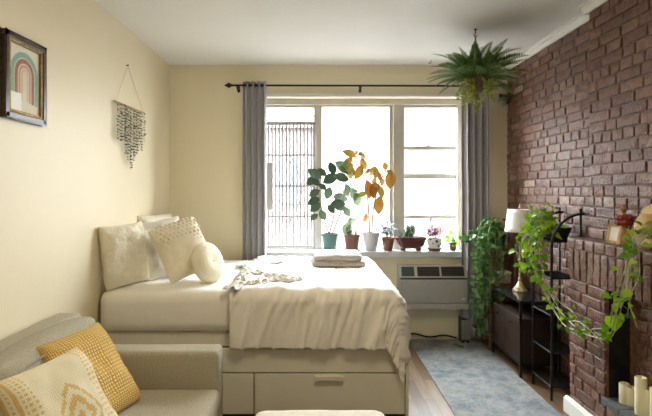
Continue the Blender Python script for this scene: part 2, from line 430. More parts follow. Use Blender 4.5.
def cushion(g, w, h, t, M, n=26, k=0.05, wr=0.006, p=0.42, seed=0.0, ear=0.0, wf=9):
    "a stuffed pillow: front is -Y, stands on z = 0, x is the width"
    for sgn in (-1, 1):
        def fn(a, b):
            u = 2 * a - 1; v = 2 * b - 1
            # denser towards the edges
            u = math.sin(u * PI / 2); v = math.sin(v * PI / 2)
            x = w / 2 * u * (1 - k * (1 - v * v)) ; z = h / 2 * v * (1 - k * (1 - u * u))
            f = max(0, (1 - u ** 4) * (1 - v ** 4)) ** p
            y = t / 2 * f
            y += wr * noise.noise(V((x * wf, z * wf, seed + sgn))) * 2 * f
            y += wr * 0.5 * noise.noise(V((x * 30, z * 30, seed + sgn))) * 2 * f
            return (x, sgn * y, z + h / 2 * (1 - k * 0.2))
        g.grid(fn, n, n, M, uv=True)
    return g
def pose(loc, rz, lean=0, roll=0):
    return Matrix.Translation(V(loc)) @ Matrix.Rotation(R(rz), 4, 'Z') @ Matrix.Rotation(R(-lean), 4, 'X') @ Matrix.Rotation(R(roll), 4, 'Y')

LEAF = {'heart': [(0, .16), (.07, .42), (.2, .54), (.42, .47), (.65, .32), (.85, .13), (1, 0.0)],
        'oval': [(0, .03), (.15, .26), (.35, .42), (.55, .44), (.75, .33), (.92, .13), (1, 0.0)],
        'lance': [(0, .04), (.2, .26), (.45, .34), (.7, .2), (1, 0.0)]}
def leaf(g, base, d, up, L, W=None, shape='heart', droop=0.5, fold=0.25):
    d = V(d).normalized(); W = W or L * 0.85
    up = V(up); side = d.cross(up)
    if side.length < 1e-4: side = d.orthogonal()
    side.normalize(); nrm = side.cross(d).normalized()
    vs = []; fs = []; p = V(base); cur = d.copy(); last = 0
    prof = LEAF[shape]
    for i, (t, w) in enumerate(prof):
        ang = droop * t
        dd = (d * math.cos(ang) - nrm * math.sin(ang)); nn = (nrm * math.cos(ang) + d * math.sin(ang))
        p = p + dd * (t - last) * L; last = t
        back = dd * (-0.12 * L if (shape == 'heart' and i == 1) else 0)
        hw = W * w
        if i == len(prof) - 1: vs.append(p)
        else: vs += [p + side * hw + nn * hw * fold + back, p, p - side * hw + nn * hw * fold + back]
    m = len(prof) - 1
    for i in range(m - 1):
        a = 3 * i; b = 3 * (i + 1)
        fs += [(a, a + 1, b + 1, b), (a + 1, a + 2, b + 2, b + 1)]
    a = 3 * (m - 1); e = 3 * m
    fs += [(a, a + 1, e), (a + 1, a + 2, e)]
    g.add(vs, fs)

def rnd(a, b): return random.uniform(a, b)
def vine(gs, gl, pts, r=0.003, gap=0.05, size=0.06, out=None, n=6, skip=0.0, shape='heart', spread=0.03):
    "stem through points, heart leaves on short stalks"
    P = spline(pts, n); gs.tube(P, r, 5)
    acc = rnd(0, gap); tot = 0; side = 1
    for i in range(len(P) - 1):
        seg = (P[i + 1] - P[i]); L = seg.length; tot += L; acc += L
        if acc > gap and tot > skip:
            acc = 0; side = -side
            t = seg.normalized()
            s = t.cross(V((0, 0, 1)))
            if s.length < 0.2: s = V((rnd(-1, 1), rnd(-1, 1), 0))
            s.normalize()
            d = (s * side * rnd(.5, 1) + V((rnd(-.6, .6), rnd(-.8, .3), rnd(-.1, .7))))
            if out: d += V(out) * rnd(.2, 1.0)
            d.normalize()
            b = P[i] + d * rnd(.5, 1.3) * spread
            gs.tube([P[i], (P[i] + b) / 2 + V((0, 0, .006)), b], r * .6, 4)
            ld = (d * .7 + V((rnd(-.4, .4), rnd(-.5, .2), rnd(-1.0, -.1)))).normalized()
            leaf(gl, b, ld, V((rnd(-.3, .3), -0.6 + rnd(-.3, .3), 0.8)), size * rnd(.6, 1.25), shape=shape, droop=rnd(.2, .8))

def pot(parent, cx, cy, z, rt, rb, h, m, rim=0.0, saucer=None, soil=True, name='pot', n=32):
    p = [(rb * .96, 0), (rb, .003)]
    if rim: p += [(rt * .92, h - rim), (rt, h - rim + .002), (rt, h)]
    else: p += [(rb + (rt - rb) * .5, h * .5), (rt, h)]
    p += [(rt * .9, h), (rt * .88, h - .02), (rt * .5, h - .022)]
    o = G().lathe(p, (cx, cy, z), n).build(name, m, parent, True)
    o.modifiers.new('e', 'EDGE_SPLIT').split_angle = R(40)
    if soil: G().lathe([(.001, -.004), (rt * .87, -.004), (rt * .87, 0), (.001, .004)], (cx, cy, z + h - .014), 20).build('soil', soil_m, parent, True)
    if saucer: G().lathe([(saucer * .85, -.012), (saucer, .004), (saucer * .95, .005), (rb, -.004)], (cx, cy, z), n).build('saucer', m if saucer > 0 else m, parent, True)
    return o

# ------------------------------------------------------------------ room shell
struct(G().box(XL - .2, XR + .2, YF - .2, YB + .26, -.1, 0).build('floor', floor_mat()))
struct(G().box(XL - .2, XR + .2, YF - .2, YB + .26, ZC, ZC + .1).build('ceiling', ceil_m))
struct(G().box(XL - .15, XL, YF - .2, YB + .26, 0, ZC).build('wall_left', wall_m))
struct(G().box(XL, XR + .2, YF - .15, YF, 0, ZC).build('wall_front', wall_m))
WX0, WX1, WZ0, WZ1 = -.57, 1.48, .864, 2.372
YW = YB + .24
g = G()
g.box(XL, WX0, YB, YW, 0, ZC); g.box(WX1, XR, YB, YW, 0, ZC)
g.box(WX0, WX1, YB, YW, 0, WZ0 - .055); g.box(WX0, WX1, YB, YW, WZ1, ZC)
struct(g.build('wall_back', wall_m))
# sill board and head casing
struct(G().box(WX0 - .03, WX1 + .02, 4.535, YW - .02, WZ0 - .055, WZ0).build('trim_1', sill_m, bevel=.006))
struct(G().box(WX0 - .02, WX1 + .02, 4.572, YB, WZ1 - .006, WZ1 + .028).build('trim_2', trim_m, bevel=.004))

# windows: three bays in one frame plane
FY0, FY1 = 4.735, 4.805
def sash(name, x0, x1, bars, glass_z0, glass_z1, fw=.03):
    g = G()
    g.box(x0, x0 + fw, FY0, FY1, WZ0, WZ1); g.box(x1 - fw, x1, FY0, FY1, WZ0, WZ1)
    g.box(x0 + fw, x1 - fw, FY0, FY1, glass_z1, WZ1); g.box(x0 + fw, x1 - fw, FY0, FY1, WZ0, glass_z0)
    for z, h, y0, y1 in bars: g.box(x0 + fw, x1 - fw, y0, y1, z - h / 2, z + h / 2)
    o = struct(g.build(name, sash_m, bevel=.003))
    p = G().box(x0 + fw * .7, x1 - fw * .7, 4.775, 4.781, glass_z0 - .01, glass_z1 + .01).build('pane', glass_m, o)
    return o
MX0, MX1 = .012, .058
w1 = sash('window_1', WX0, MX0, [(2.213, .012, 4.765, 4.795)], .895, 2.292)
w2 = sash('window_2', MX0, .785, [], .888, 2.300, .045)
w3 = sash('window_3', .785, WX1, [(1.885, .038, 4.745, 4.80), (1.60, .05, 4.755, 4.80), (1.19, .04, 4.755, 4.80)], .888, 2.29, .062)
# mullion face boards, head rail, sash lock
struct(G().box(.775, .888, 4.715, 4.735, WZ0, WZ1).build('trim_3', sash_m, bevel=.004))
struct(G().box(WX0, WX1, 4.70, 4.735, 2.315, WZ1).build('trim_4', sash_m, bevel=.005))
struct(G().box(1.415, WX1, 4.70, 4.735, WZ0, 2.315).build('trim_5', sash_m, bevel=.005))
g = G(); g.box(1.09, 1.17, 4.735, 4.75, 1.895, 1.905); g.box(1.12, 1.14, 4.725, 4.75, 1.905, 1.922)
g.build('sash_lock', sash_m, w3, bevel=.002)

# security gate in the left bay
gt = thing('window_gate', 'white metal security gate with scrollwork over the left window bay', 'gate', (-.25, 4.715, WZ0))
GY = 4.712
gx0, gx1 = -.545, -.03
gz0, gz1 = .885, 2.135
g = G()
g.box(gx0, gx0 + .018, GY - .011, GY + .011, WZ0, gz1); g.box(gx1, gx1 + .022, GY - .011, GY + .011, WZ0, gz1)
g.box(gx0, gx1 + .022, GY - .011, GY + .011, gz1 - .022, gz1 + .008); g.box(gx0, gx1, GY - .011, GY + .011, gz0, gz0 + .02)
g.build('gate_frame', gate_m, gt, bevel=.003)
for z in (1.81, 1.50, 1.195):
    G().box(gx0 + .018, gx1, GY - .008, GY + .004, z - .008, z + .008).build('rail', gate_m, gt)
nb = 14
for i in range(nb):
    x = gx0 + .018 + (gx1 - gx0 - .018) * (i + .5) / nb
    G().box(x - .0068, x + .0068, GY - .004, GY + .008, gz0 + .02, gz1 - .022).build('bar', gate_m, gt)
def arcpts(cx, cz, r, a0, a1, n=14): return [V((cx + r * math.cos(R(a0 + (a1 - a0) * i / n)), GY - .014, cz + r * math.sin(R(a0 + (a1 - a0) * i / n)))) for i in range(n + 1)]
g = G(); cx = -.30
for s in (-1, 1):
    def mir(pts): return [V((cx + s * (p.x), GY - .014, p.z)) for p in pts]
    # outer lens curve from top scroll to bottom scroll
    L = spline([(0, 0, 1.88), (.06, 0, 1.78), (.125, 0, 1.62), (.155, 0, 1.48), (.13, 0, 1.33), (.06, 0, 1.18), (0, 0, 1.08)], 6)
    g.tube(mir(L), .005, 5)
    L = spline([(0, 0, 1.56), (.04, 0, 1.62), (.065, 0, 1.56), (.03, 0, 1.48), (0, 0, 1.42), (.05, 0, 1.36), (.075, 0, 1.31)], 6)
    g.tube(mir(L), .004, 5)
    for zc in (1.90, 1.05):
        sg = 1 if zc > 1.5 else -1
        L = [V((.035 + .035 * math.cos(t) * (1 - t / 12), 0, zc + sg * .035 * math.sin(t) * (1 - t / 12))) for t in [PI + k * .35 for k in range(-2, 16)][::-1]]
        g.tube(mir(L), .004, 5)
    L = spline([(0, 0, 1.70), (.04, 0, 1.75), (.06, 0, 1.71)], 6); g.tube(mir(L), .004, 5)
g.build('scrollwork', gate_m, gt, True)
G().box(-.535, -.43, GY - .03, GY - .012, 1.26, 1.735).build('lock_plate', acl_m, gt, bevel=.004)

# far building across the street
fb = thing('apartment_building', 'pale pinkish building across the street seen through the window gate', 'building', (-4.2, 15, -9))
G().box(-8.5, -.1, 14, 19, -9, 3.3).build('wall', facade_m, fb)
for ix in range(6):
    for iz in range(4):
        x = -7.9 + ix * 1.35; z = -6.6 + iz * 2.55
        G().box(x, x + .7, 13.94, 14.02, z, z + 1.35).build('window', facwin_m, fb)
G().box(-8.7, 0.05, 13.85, 19, 3.3, 3.55).build('cornice', facade_m, fb)

# ------------------------------------------------------------------ brick
def bricks(g, O, U, Vv, N, uw, vh, holes=(), bl=.205, bh=.0665, mj=.0115, ph=0.0, rise=.010, soldier=False):
    "bricks laid over a mortar face; U along, Vv up, N out of the wall"
    O, U, Vv, N = V(O), V(U), V(Vv), V(N)
    rows = max(1, round(vh / bh)); bh = vh / rows
    def one(u0, u1, v0, v1):
        for (a, b, c, d) in holes:
            if u1 > a and u0 < b and v1 > c and v0 < d:
                if u0 < a: u1 = min(u1, a)
                elif u1 > b: u0 = max(u0, b)
                else: return
                if u1 - u0 < .02: return
        m = mj / 2; u0 += m * rnd(.6, 1.4); u1 -= m * rnd(.6, 1.4); v0 += m * rnd(.6, 1.3); v1 -= m * rnd(.6, 1.3)
        if u1 - u0 < .012: return
        nu = max(2, int((u1 - u0) / .03)); nv = max(2, int((v1 - v0) / .025))
        dz = rnd(-.001, .0025); seed = rnd(0, 100); tl = rnd(-.015, .015); tv = rnd(-.03, .03)
        o = len(g.v); vs = []; fs = []
        ring = nu + 3; H = nv + 3
        us = [u0, u0] + [u0 + .003 + (u1 - u0 - .006) * i / nu for i in range(nu + 1)] + [u1, u1]
        vss = [v0, v0] + [v0 + .003 + (v1 - v0 - .006) * i / nv for i in range(nv + 1)] + [v1, v1]
        for i, u in enumerate(us):
            for j, v in enumerate(vss):
                edge = min(i, len(us) - 1 - i, j, len(vss) - 1 - j)
                if edge == 0: h = -.008
                elif edge == 1: h = rise * .8
                else: h = rise
                if edge: h += dz + .0028 * noise.noise(V((u * 22, v * 22, seed))) * 1.6 + (u - (u0 + u1) / 2) * tl + (v - (v0 + v1) / 2) * tv
                uu, vv2 = u, v
                if edge: uu += .0025 * noise.noise(V((v * 30, seed, 1))); vv2 += .0025 * noise.noise(V((u * 20, seed, 3)))
                vs.append(O + U * uu + Vv * vv2 + N * h)
        W = len(vss)
        for i in range(len(us) - 1):
            for j in range(W - 1): fs.append((i * W + j, (i + 1) * W + j, (i + 1) * W + j + 1, i * W + j + 1))
        g.cur = 0; g.add(vs, fs)
    for r in range(rows):
        v0, v1 = r * bh, (r + 1) * bh
        u = -rnd(0, bl) if not soldier else 0
        header = (r % 6 == 3)
        while u < uw:
            if soldier: L = bl * rnd(.95, 1.05)
            elif header: L = bl * .5 * rnd(.85, 1.15)
            else: L = bl * random.choice([1, 1, 1, .98, 1.04, .52, .75])
            a, b = max(0, u), min(uw, u + L)
            if uw - b < .03: b = uw; L = uw - u
            if b - a > .03: one(a, b, v0, v1)
            u += L
YC = 3.08                                     # where the chimney breast starts
XBR, XMF = 1.795, 1.67                        # breast face, fireplace face
ZM = 1.15
g = G()
g.cur = 1; g.box(XR, XR + .15, YF - .2, YW, 0, ZC)
g.cur = 1; g.box(XBR, XR + .001, 1.15, YC, ZM - .06, ZC)
bricks(g, (XR, YC, 0), (0, 1, 0), (0, 0, 1), (-1, 0, 0), YB - YC, ZC - .06)
bricks(g, (XBR, 1.15, ZM), (0, 1, 0), (0, 0, 1), (-1, 0, 0), YC - 1.15, ZC - ZM - .06)
bricks(g, (XBR, YC, ZM), (1, 0, 0), (0, 0, 1), (0, 1, 0), XR - XBR, ZC - ZM - .06)
bricks(g, (XR, YF, 0), (0, 1, 0), (0, 0, 1), (-1, 0, 0), 1.15 - YF, ZC - .06)
struct(g.build('wall_right', [brick_m, mortar_m], smooth=32))

def cornice(g, y0, y1, x):
    prof = [(0, 0), (0, -.062), (-.012, -.062), (-.016, -.05), (-.03, -.035), (-.034, -.018), (-.05, -.012), (-.05, 0)]
    n = len(prof)
    vs = [(x + a, y, ZC + b) for y in (y0, y1) for a, b in prof]
    fs = [(i, (i + 1) % n, n + (i + 1) % n, n + i) for i in range(n)] + [tuple(range(n)), tuple(range(n, 2 * n))]
    g.add(vs, fs)
g = G(); cornice(g, YC, YB, XR); struct(g.build('trim_6', trim_m))
g = G(); cornice(g, 1.15, YC + .05, XBR); g.box(XBR - .005, XR, YC, YC + .05, ZC - .062, ZC); struct(g.build('trim_7', trim_m))

# fireplace: mantel, soldier course, column, opening, hearth
fp = thing('brick_fireplace', 'brown painted brick fireplace with low mantel and dark opening on the right wall', 'fireplace', (1.75, 2.2, 0))
FY_ = 1.15                                    # near end of the fireplace
OY1, OY0, OZ = 2.70, 1.55, .914               # opening
HZ = .27
g = G(); g.cur = 1
g.box(XMF, XR, OY1, YC, 0, ZM - .065); g.box(XMF, XR, FY_, OY0, 0, ZM - .065); g.box(XMF, XR, OY0, OY1, OZ, ZM - .065); g.box(XMF, XR, OY0, OY1, 0, HZ - .035)
bricks(g, (XMF, FY_, 0), (0, 1, 0), (0, 0, 1), (-1, 0, 0), YC - FY_, OZ - .03, holes=[(OY0 - FY_, OY1 - FY_, .2, OZ)])
bricks(g, (XMF, YC, 0), (1, 0, 0), (0, 0, 1), (0, 1, 0), XR - XMF, ZM - .065)
g.cur = 0
g.build('surround', [brick_m, mortar_m], fp, smooth=32)
g = G(); bricks(g, (XMF, FY_, OZ - .03), (0, 1, 0), (0, 0, 1), (-1, 0, 0), YC - FY_, ZM - .065 - OZ + .03, bl=.069, bh=.21, soldier=True)
g.build('soldier_course', brick_m, fp, smooth=32)
g = G(); bricks(g, (XMF - .012, FY_, ZM - .066), (0, 1, 0), (0, 0, 1), (-1, 0, 0), YC + .01 - FY_, .066, bl=.104, bh=.066, soldier=True)
g.cur = 1; g.box(XMF - .012, XBR, FY_, YC + .01, ZM - .065, ZM)
g.build('mantel_shelf', [brick_m, mortar_m], fp, smooth=32)
# recess: black-lined jamb and head, bricked-up back
g = G(); g.cur = 1; g.box(1.80, 1.84, OY0, OY1, HZ, OZ); bricks(g, (1.80, OY0, HZ), (0, 1, 0), (0, 0, 1), (-1, 0, 0), OY1 - OY0 - .06, OZ - HZ - .03, rise=.006)
g.build('firebox_back', [brick_m, mortar_m], fp, smooth=32)
g = G(); g.box(XMF + .012, 1.80, OY1 - .006, OY1 + .004, HZ, OZ); g.box(XMF + .012, 1.80, OY0, OY1, OZ - .006, OZ + .004)
g.build('black_lining', matte_black_m, fp)
g = G()
yy = OY0
while yy < OY1 - .01:
    g.box(XMF - .03, 1.80, yy + .002, min(yy + .1, OY1) - .002, HZ - .035, HZ); yy += .1
g.build('hearth_slab', slate_m, fp, bevel=.003)
g = G(); g.box(XMF - .035, XMF - .005, FY_, YC + .03, 0, .095); g.box(XMF - .028, XMF - .006, FY_, YC + .024, .095, .108); g.box(XMF - .005, XR - .02, YC + .018, YC + .03, 0, .095)
g.build('plinth', trim_m, fp, bevel=.004)

# ------------------------------------------------------------------ candles
for i, (px, yt, d, hh) in enumerate([(624.3, 383, 2.665, 0), (631.3, 387, 2.60, 0), (641, 377, 2.535, 0), (647, 389, 2.47, 0), (655, 388, 2.42, 0)]):
    X = 1.738 + (.008 if i % 2 else -.014); r = .026 if i != 2 else .029
    Y = X * 470 / (px - 316) if i < 3 else (X - .005) * 470 / (px - 316)
    top = EYE - (yt - 190) * Y / 470
    lab = ['short ivory pillar candle at the far left end of the hearth group', 'short ivory pillar candle just left of the tallest one', 'tallest ivory pillar candle on the fireplace hearth',
           'ivory pillar candle just right of the tallest one', 'ivory pillar candle at the photo edge, nearest on the hearth'][i]
    t = thing('pillar_candle', lab, 'candle', (X, Y, HZ), 'pillar candles in the fireplace')
    h = top - HZ
    G().lathe([(r * .97, 0), (r, .003), (r, h - .006), (r * .9, h), (r * .7, h - .008), (.002, h - .012)], (X, Y, HZ), 24).build('wax', wax_m, t, True).modifiers.new('e', 'EDGE_SPLIT').split_angle = R(50)
    G().tube([(X, Y, HZ + h - .013), (X + .001, Y, HZ + h + .002)], .0012, 5).build('wick', matte_black_m, t)

# ------------------------------------------------------------------ rug
tag(G().box(.895, 1.585, 1.2, 4.545, 0, .009).build('rug', rug_mat(), bevel=.004), 'faded blue grey distressed rug on the wood floor beside the bed', 'rug')

# ------------------------------------------------------------------ bed
bx0, bx1, by0, by1 = -1.395, .595, 3.03, 4.41
bed = thing('storage_bed', 'cream storage bed base with drawers under the white mattress', 'bed', (-.4, 3.7, 0))
g = G(); g.box(bx0, bx1 - .022, by0 + .02, by1, .03, .43); g.build('carcass', drawer_m, bed)
G().box(bx0, bx1 - .022, by0 - .017, by0 + .02, .29, .438).build('side_rail', drawer_m, bed, bevel=.003)
G().box(bx1 - .02, bx1, by0 - .017, by1, 0, .438).build('end_panel', drawer_m, bed, bevel=.003)
G().box(bx0, bx1 - .022, by0 + .03, by0 + .06, 0, .03).build('toe_kick', drawer_m, bed)
for x0, x1 in ((bx0 + .003, -.402), (-.394, bx1 - .026)):
    d = G().box(x0, x1, by0 - .016, by0 + .018, .022, .281).build('drawer', drawer_m, bed, bevel=.003)
    xc = (x0 + x1) / 2
    g = G(); g.box(xc - .092, xc + .092, by0 - .042, by0 - .014, .257, .267); g.box(xc - .092, xc + .092, by0 - .042, by0 - .036, .248, .267)
    g.build('handle', drawer_m, d, bevel=.001)

def rbox(g, x0, x1, y0, y1, z0, z1, r, n=18, bulge=0.0, wr=0.0, seed=0, rt=None):
    "rounded, slightly bulging, softly wrinkled block"
    cx, cy, cz = (x0 + x1) / 2, (y0 + y1) / 2, (z0 + z1) / 2
    hx, hy, hz = (x1 - x0) / 2, (y1 - y0) / 2, (z1 - z0) / 2
    def samp(h, m):
        # positions with extra rows at the rounded edges
        k = [-h, -h + r * .15, -h + r * .4, -h + r]
        mid = [-h + r + (2 * h - 2 * r) * i / m for i in range(1, m)]
        return k + mid + [-q for q in k[::-1]]
    sx, sy, sz = samp(hx, n), samp(hy, n), samp(hz, max(3, n // 3))
    def place(p):
        q = V((max(-hx + r, min(hx - r, p.x)), max(-hy + r, min(hy - r, p.y)), max(-hz + r, min(hz - r, p.z))))
        d = p - q
        if d.length > 1e-9: p = q + d.normalized() * r
        nx, ny, nz = p.x / hx, p.y / hy, p.z / hz
        if bulge: p = p + V((nx * bulge * (1 - ny * ny) * (1 - nz * nz), ny * bulge * (1 - nx * nx) * (1 - nz * nz), nz * bulge * (1 - nx * nx) * (1 - ny * ny)))
        w = V((cx, cy, cz)) + p
        if wr:
            nn = d.normalized() if d.length > 1e-9 else V((0, 0, 1))
            w = w + nn * wr * (noise.noise(w * 6 + V((seed, 0, 0))) + .5 * noise.noise(w * 16 + V((seed, 5, 0))))
        return w
    for ax in range(3):
        A, B, Cc = [(sx, sy, hz), (sy, sz, hx), (sz, sx, hy)][ax]
        for s in (-1, 1):
            def mk(a, b):
                return [V((a, b, s * Cc)), V((s * Cc, a, b)), V((b, s * Cc, a))][ax]
            vs = [place(mk(a, b)) for a in A for b in B]; W = len(B)
            g.add(vs, [(i * W + j, (i + 1) * W + j, (i + 1) * W + j + 1, i * W + j + 1) for i in range(len(A) - 1) for j in range(W - 1)])
    return g
ZT = .805
G_ = rbox(G(), bx0 + .012, .515, by0 + .02, by1 - .01, .438, .535, .02, 14, wr=.003).build('box_foundation', bedbox_m, bed, True)
m_ = rbox(G(), -1.405, .525, by0 - .012, by1 + .012, .535, ZT, .06, 34, bulge=.01, wr=.006, seed=3).build('mattress', sheet_m, None, True)
tag(m_, 'thick mattress in a white fitted sheet on the cream storage bed', 'mattress')

# quilt draped over near side and foot end
Xe, Ye, rx, ry = .43, 3.045, .125, .06
q0 = -.545
def drape(x, y, ztop):
    ex, ey = max(0, x - Xe), max(0, Ye - y); e = math.hypot(ex, ey)
    if e < 1e-9: return V((x, y, ztop)), 0, V((0, 0, 1))
    r = (rx * ex * ex + ry * ey * ey) / (e * e); dx, dy = ex / e, ey / e
    if e < r * PI / 2: th = e / r; out, drop = r * math.sin(th), r * (1 - math.cos(th))
    else: out, drop = r, r + e - r * PI / 2
    return V((min(x, Xe) + dx * out, max(y, Ye) - dy * out, ztop - drop)), drop, V((dx, -dy, 0))
def quilt_fn(a, b):
    xend = Xe + .50; yend = Ye - .395
    x = q0 + (xend - q0) * a; y = 4.435 + (yend - 4.435) * b
    p, drop, d = drape(x, y, ZT + .012)
    z = 0
    if drop > 0:
        k = min(1, drop / .3)
        s = x if d.y < -.7 else (x - y)
        f = .013 * k * math.sin(s * 24 + 2.5 * noise.noise(V((s * 3, 0, 0)))) + .018 * k * noise.noise(V((s * 9 + drop * 2, drop * 2, 4)))
        rg = 1 - abs(noise.noise(V((s * 13 + drop * 3.5, drop * 1.5, 7)))) * 2.2
        f += .028 * min(1, drop / .06) * max(0, rg) ** 3
        f += .016 * math.exp(-((drop - .06) / .06) ** 2) * noise.noise(V((s * 26 + drop * 10, drop * 5, 2))) * 2
        f *= (1 if d.y < -.95 else .55)
        p = p + d * (f + .010 + .03 * k * (d.x if d.y < 0 else 1) * max(0, d.x))
        for sx in (-.13, .165, .235): # seams
            w = abs(x - sx); p = p - d * .006 * math.exp(-(w / .006) ** 2) * (1 if d.y < -.5 else 0)
        if b > .97: p.z += .008 * noise.noise(V((s * 12, 1, 1)))
    top = 1 - min(1, drop / .05)
    if top > 0:
        z = .012 * noise.noise(V((x * 5, y * 5, 0))) + .010 * noise.noise(V((x * 14, y * 11, 2))) + .006 * noise.noise(V((x * 30, y * 22, 5)))
        for sx in (-.13, .165): z -= .006 * math.exp(-((x - sx) / .008) ** 2)
        for sy in (3.35, 3.8): z -= .006 * math.exp(-((y - sy) / .008) ** 2)
        p.z += (z + .012) * top
    return p
tag(G().grid(quilt_fn, 150, 150).build('quilt', quilt_m, None, True, solid=.010), 'white quilt draped over the side and foot of the bed', 'quilt')

# crumpled lace throw
def ribbon(path, w, seed, amp=.022):
    P = spline(path, 14); g = G(); n = len(P) - 1
    def fn(a, b):
        i = min(n - 1, int(a * n)); t = a * n - i
        p = P[i].lerp(P[i + 1], t); d = (P[i + 1] - P[i]).normalized(); s = d.cross(V((0, 0, 1))).normalized()
        c = (b - .5) * w * (1 + .25 * noise.noise(V((a * 9, seed, 0))))
        z = amp * (abs(noise.noise(V((a * 26, b * 2.2, seed)))) * 1.6 + .5 * abs(noise.noise(V((a * 60, b * 6, seed)))))
        z *= (1 - .6 * abs(2 * b - 1) ** 3)
        return p + s * c + d * .02 * noise.noise(V((b * 5, a * 20, seed))) + V((0, 0, z))
    g.grid(fn, 110, 12); return g
zt = ZT + .028
def bt(px, py, z=zt):
    Y = (EYE - z) * 470 / (py - 190); return V(((px - 316) / 470 * Y, Y, z))
g = G()
for k, (path, w) in enumerate([([bt(230, 290), bt(241, 284), bt(255, 283.5), bt(272, 280), bt(284, 279)], .10), ([bt(243, 263), bt(252, 271), bt(268, 275), bt(285, 277)], .085),
                               ([bt(243, 267), bt(256, 262), bt(266, 261.5), bt(277, 264)], .15), ([bt(246, 272), bt(243, 276), bt(240, 281)], .09), ([bt(268, 275), bt(285, 281), bt(300, 279)], .08)]):
    r_ = ribbon(path, w, k * 3.3); g.add(r_.v, r_.f)
tag(g.build('lace_throw', lace_m, None, True, solid=.004), 'crumpled off-white lace throw lying on the quilt near the pillows', 'throw')

# folded blanket
fbk = thing('folded_blanket', 'folded taupe blanket on the far side of the bed below the sill', 'blanket', (.19, 4.0, ZT + .04))
def fold_layer(z0, z1, x0, x1, y0, y1, seed):
    g = G(); rbox(g, x0, x1, y0, y1, z0, z1, (z1 - z0) * .48, 22, wr=.014, seed=seed, bulge=.008); return g
fold_layer(ZT + .030, ZT + .076, -.035, .405, 3.80, 4.26, 2).build('lower_fold', taupe_m, fbk, True)
fold_layer(ZT + .070, ZT + .118, -.015, .375, 3.83, 4.25, 9).build('upper_fold', taupe_m, fbk, True)

# bed pillows
def soft(name, label, m, w, h, t, P, group=None, **kw):
    return tag(cushion(G(), w, h, t, P, **kw).build(name, m, None, True), label, 'pillow', group)
ZP = ZT + .003
BP = 'pillows at the head of the bed'
soft('bed_pillow', 'cream crinkled square pillow against the left wall, nearest the camera', sham_m, .34, .42, .14, pose((-1.275, 3.20, ZP + .006), 60, 7, -3), BP, wr=.012, seed=1, k=.04)
soft('bed_pillow', 'cream pillow at the back against the wall, only its top corner showing', sham_m, .50, .46, .15, pose((-1.285, 3.98, ZP), 78, 12, 0), BP, wr=.010, seed=8)
soft('bed_pillow', 'oatmeal linen pillow between the crinkled and the tufted pillows', oat_m, .42, .44, .13, pose((-1.08, 3.50, ZP + .014), 46, 20, -8), BP, wr=.012, seed=4)
# tufted pillow with knotted tufts as a part
tp = thing('bed_pillow', 'ivory square pillow with knotted tufts across its top half', 'pillow', (-.93, 3.36, ZP), BP)
TM = pose((-.868, 3.37, ZP + .046), 34, 27, -16)
cushion(G(), .365, .42, .17, TM, wr=.007, seed=6).build('cover', tuft_m, tp, True)
g = G()
for j in range(8):
    for i in range(10):
        u = -0.86 + 1.72 * (i + (.5 if j % 2 else 0)) / 9.5; v = .92 - j * .135
        if j > 5 and random.random() < .3 * (j - 5): continue
        if abs(u) > .93: continue
        f = max(0, (1 - u ** 4) * (1 - v ** 4)) ** .42
        r = .0145 if j < 5 else .0085
        c = TM @ V((.1825 * u, -.085 * f + .005, .21 * v + .21))
        g.blob(c, r * rnd(.85, 1.1), 8, 5, (1, 1, .8), .3)
g.build('tufts', tuft_m, tp, True)
# round pillow
rp = thing('bed_pillow', 'small round ivory pillow in front of the tufted pillow', 'pillow', (-.76, 3.33, ZP), BP)
RM = Matrix.Translation(V((-.765, 3.33, ZP + .138))) @ Matrix.Rotation(R(66), 4, 'Z') @ Matrix.Rotation(R(-20), 4, 'X') @ Matrix.Rotation(R(90), 4, 'X')
prof = [(.001, -.052), (.02, -.055), (.06, -.058), (.10, -.05), (.128, -.03), (.14, 0), (.128, .03), (.10, .05), (.06, .058), (.02, .055), (.001, .05)]
G().lathe(prof, (0, 0, 0), 64, RM @ Matrix.Scale(1.07, 4), wob=lambda q, z: 1 + .012 * math.sin(q * 20) * (1 if abs(z) > .01 else .4)).build('cover', ivory_m, rp, True)
g = G(); 
for s in (-1, 1): G().lathe([(.001, -.006), (.012, -.004), (.014, 0), (.001, .006)], (0, 0, s * .054), 16, RM).build('button', ivory_m, rp, True)

# ------------------------------------------------------------------ sofa
so = thing('sofa', 'beige tweed sofa along the left wall in front of the bed', 'sofa', (-.95, 1.6, 0))
SY0, SY1 = .55, 2.60
rbox(G(), -1.40, -.53, SY0, SY1, .14, .30, .02, 12).build('base', sofa_m, so, True)
for y0, y1 in ((SY1 - .15, SY1), (SY0, SY0 + .15)):
    rbox(G(), -1.40, -.51, y0, y1, .14, .615, .028, 14, wr=.002).build('arm', sofa_m, so, True)
rbox(G(), -1.412, -1.26, SY0 + .01, SY1 - .04, .25, .80, .035, 16, wr=.003).build('back_frame', sofa_m, so, True)
for y0, y1 in ((1.58, 2.445), (.705, 1.575)):
    rbox(G(), -1.27, -.50, y0, y1, .295, .43, .03, 16, bulge=.018, wr=.005, seed=y0).build('seat_cushion', sofa_m, so, True)
for y0, y1 in ((1.665, 2.435), (.72, 1.60)):
    gg = rbox(G(), -.09, .09, y0, y1, 0, .375, .04, 16, bulge=.028, wr=.008, seed=y0 + 3)
    MM = Matrix.Translation(V((-1.165, 0, .432))) @ Matrix.Rotation(R(-9), 4, 'Y')
    gg.v = [tuple(MM @ V(v)) for v in gg.v]
    bc = gg.build('back_cushion', sofa_m, so, True)
    # welt along the top seam
    zz = .33; pts = [MM @ V(p) for p in ((.094, y0 + .04, zz), (.108, (y0 + y1) / 2, zz + .008), (.094, y1 - .04, zz))]
    G().tube(spline(pts, 8), .004, 6).build('piping', sofa_m, bc, True)
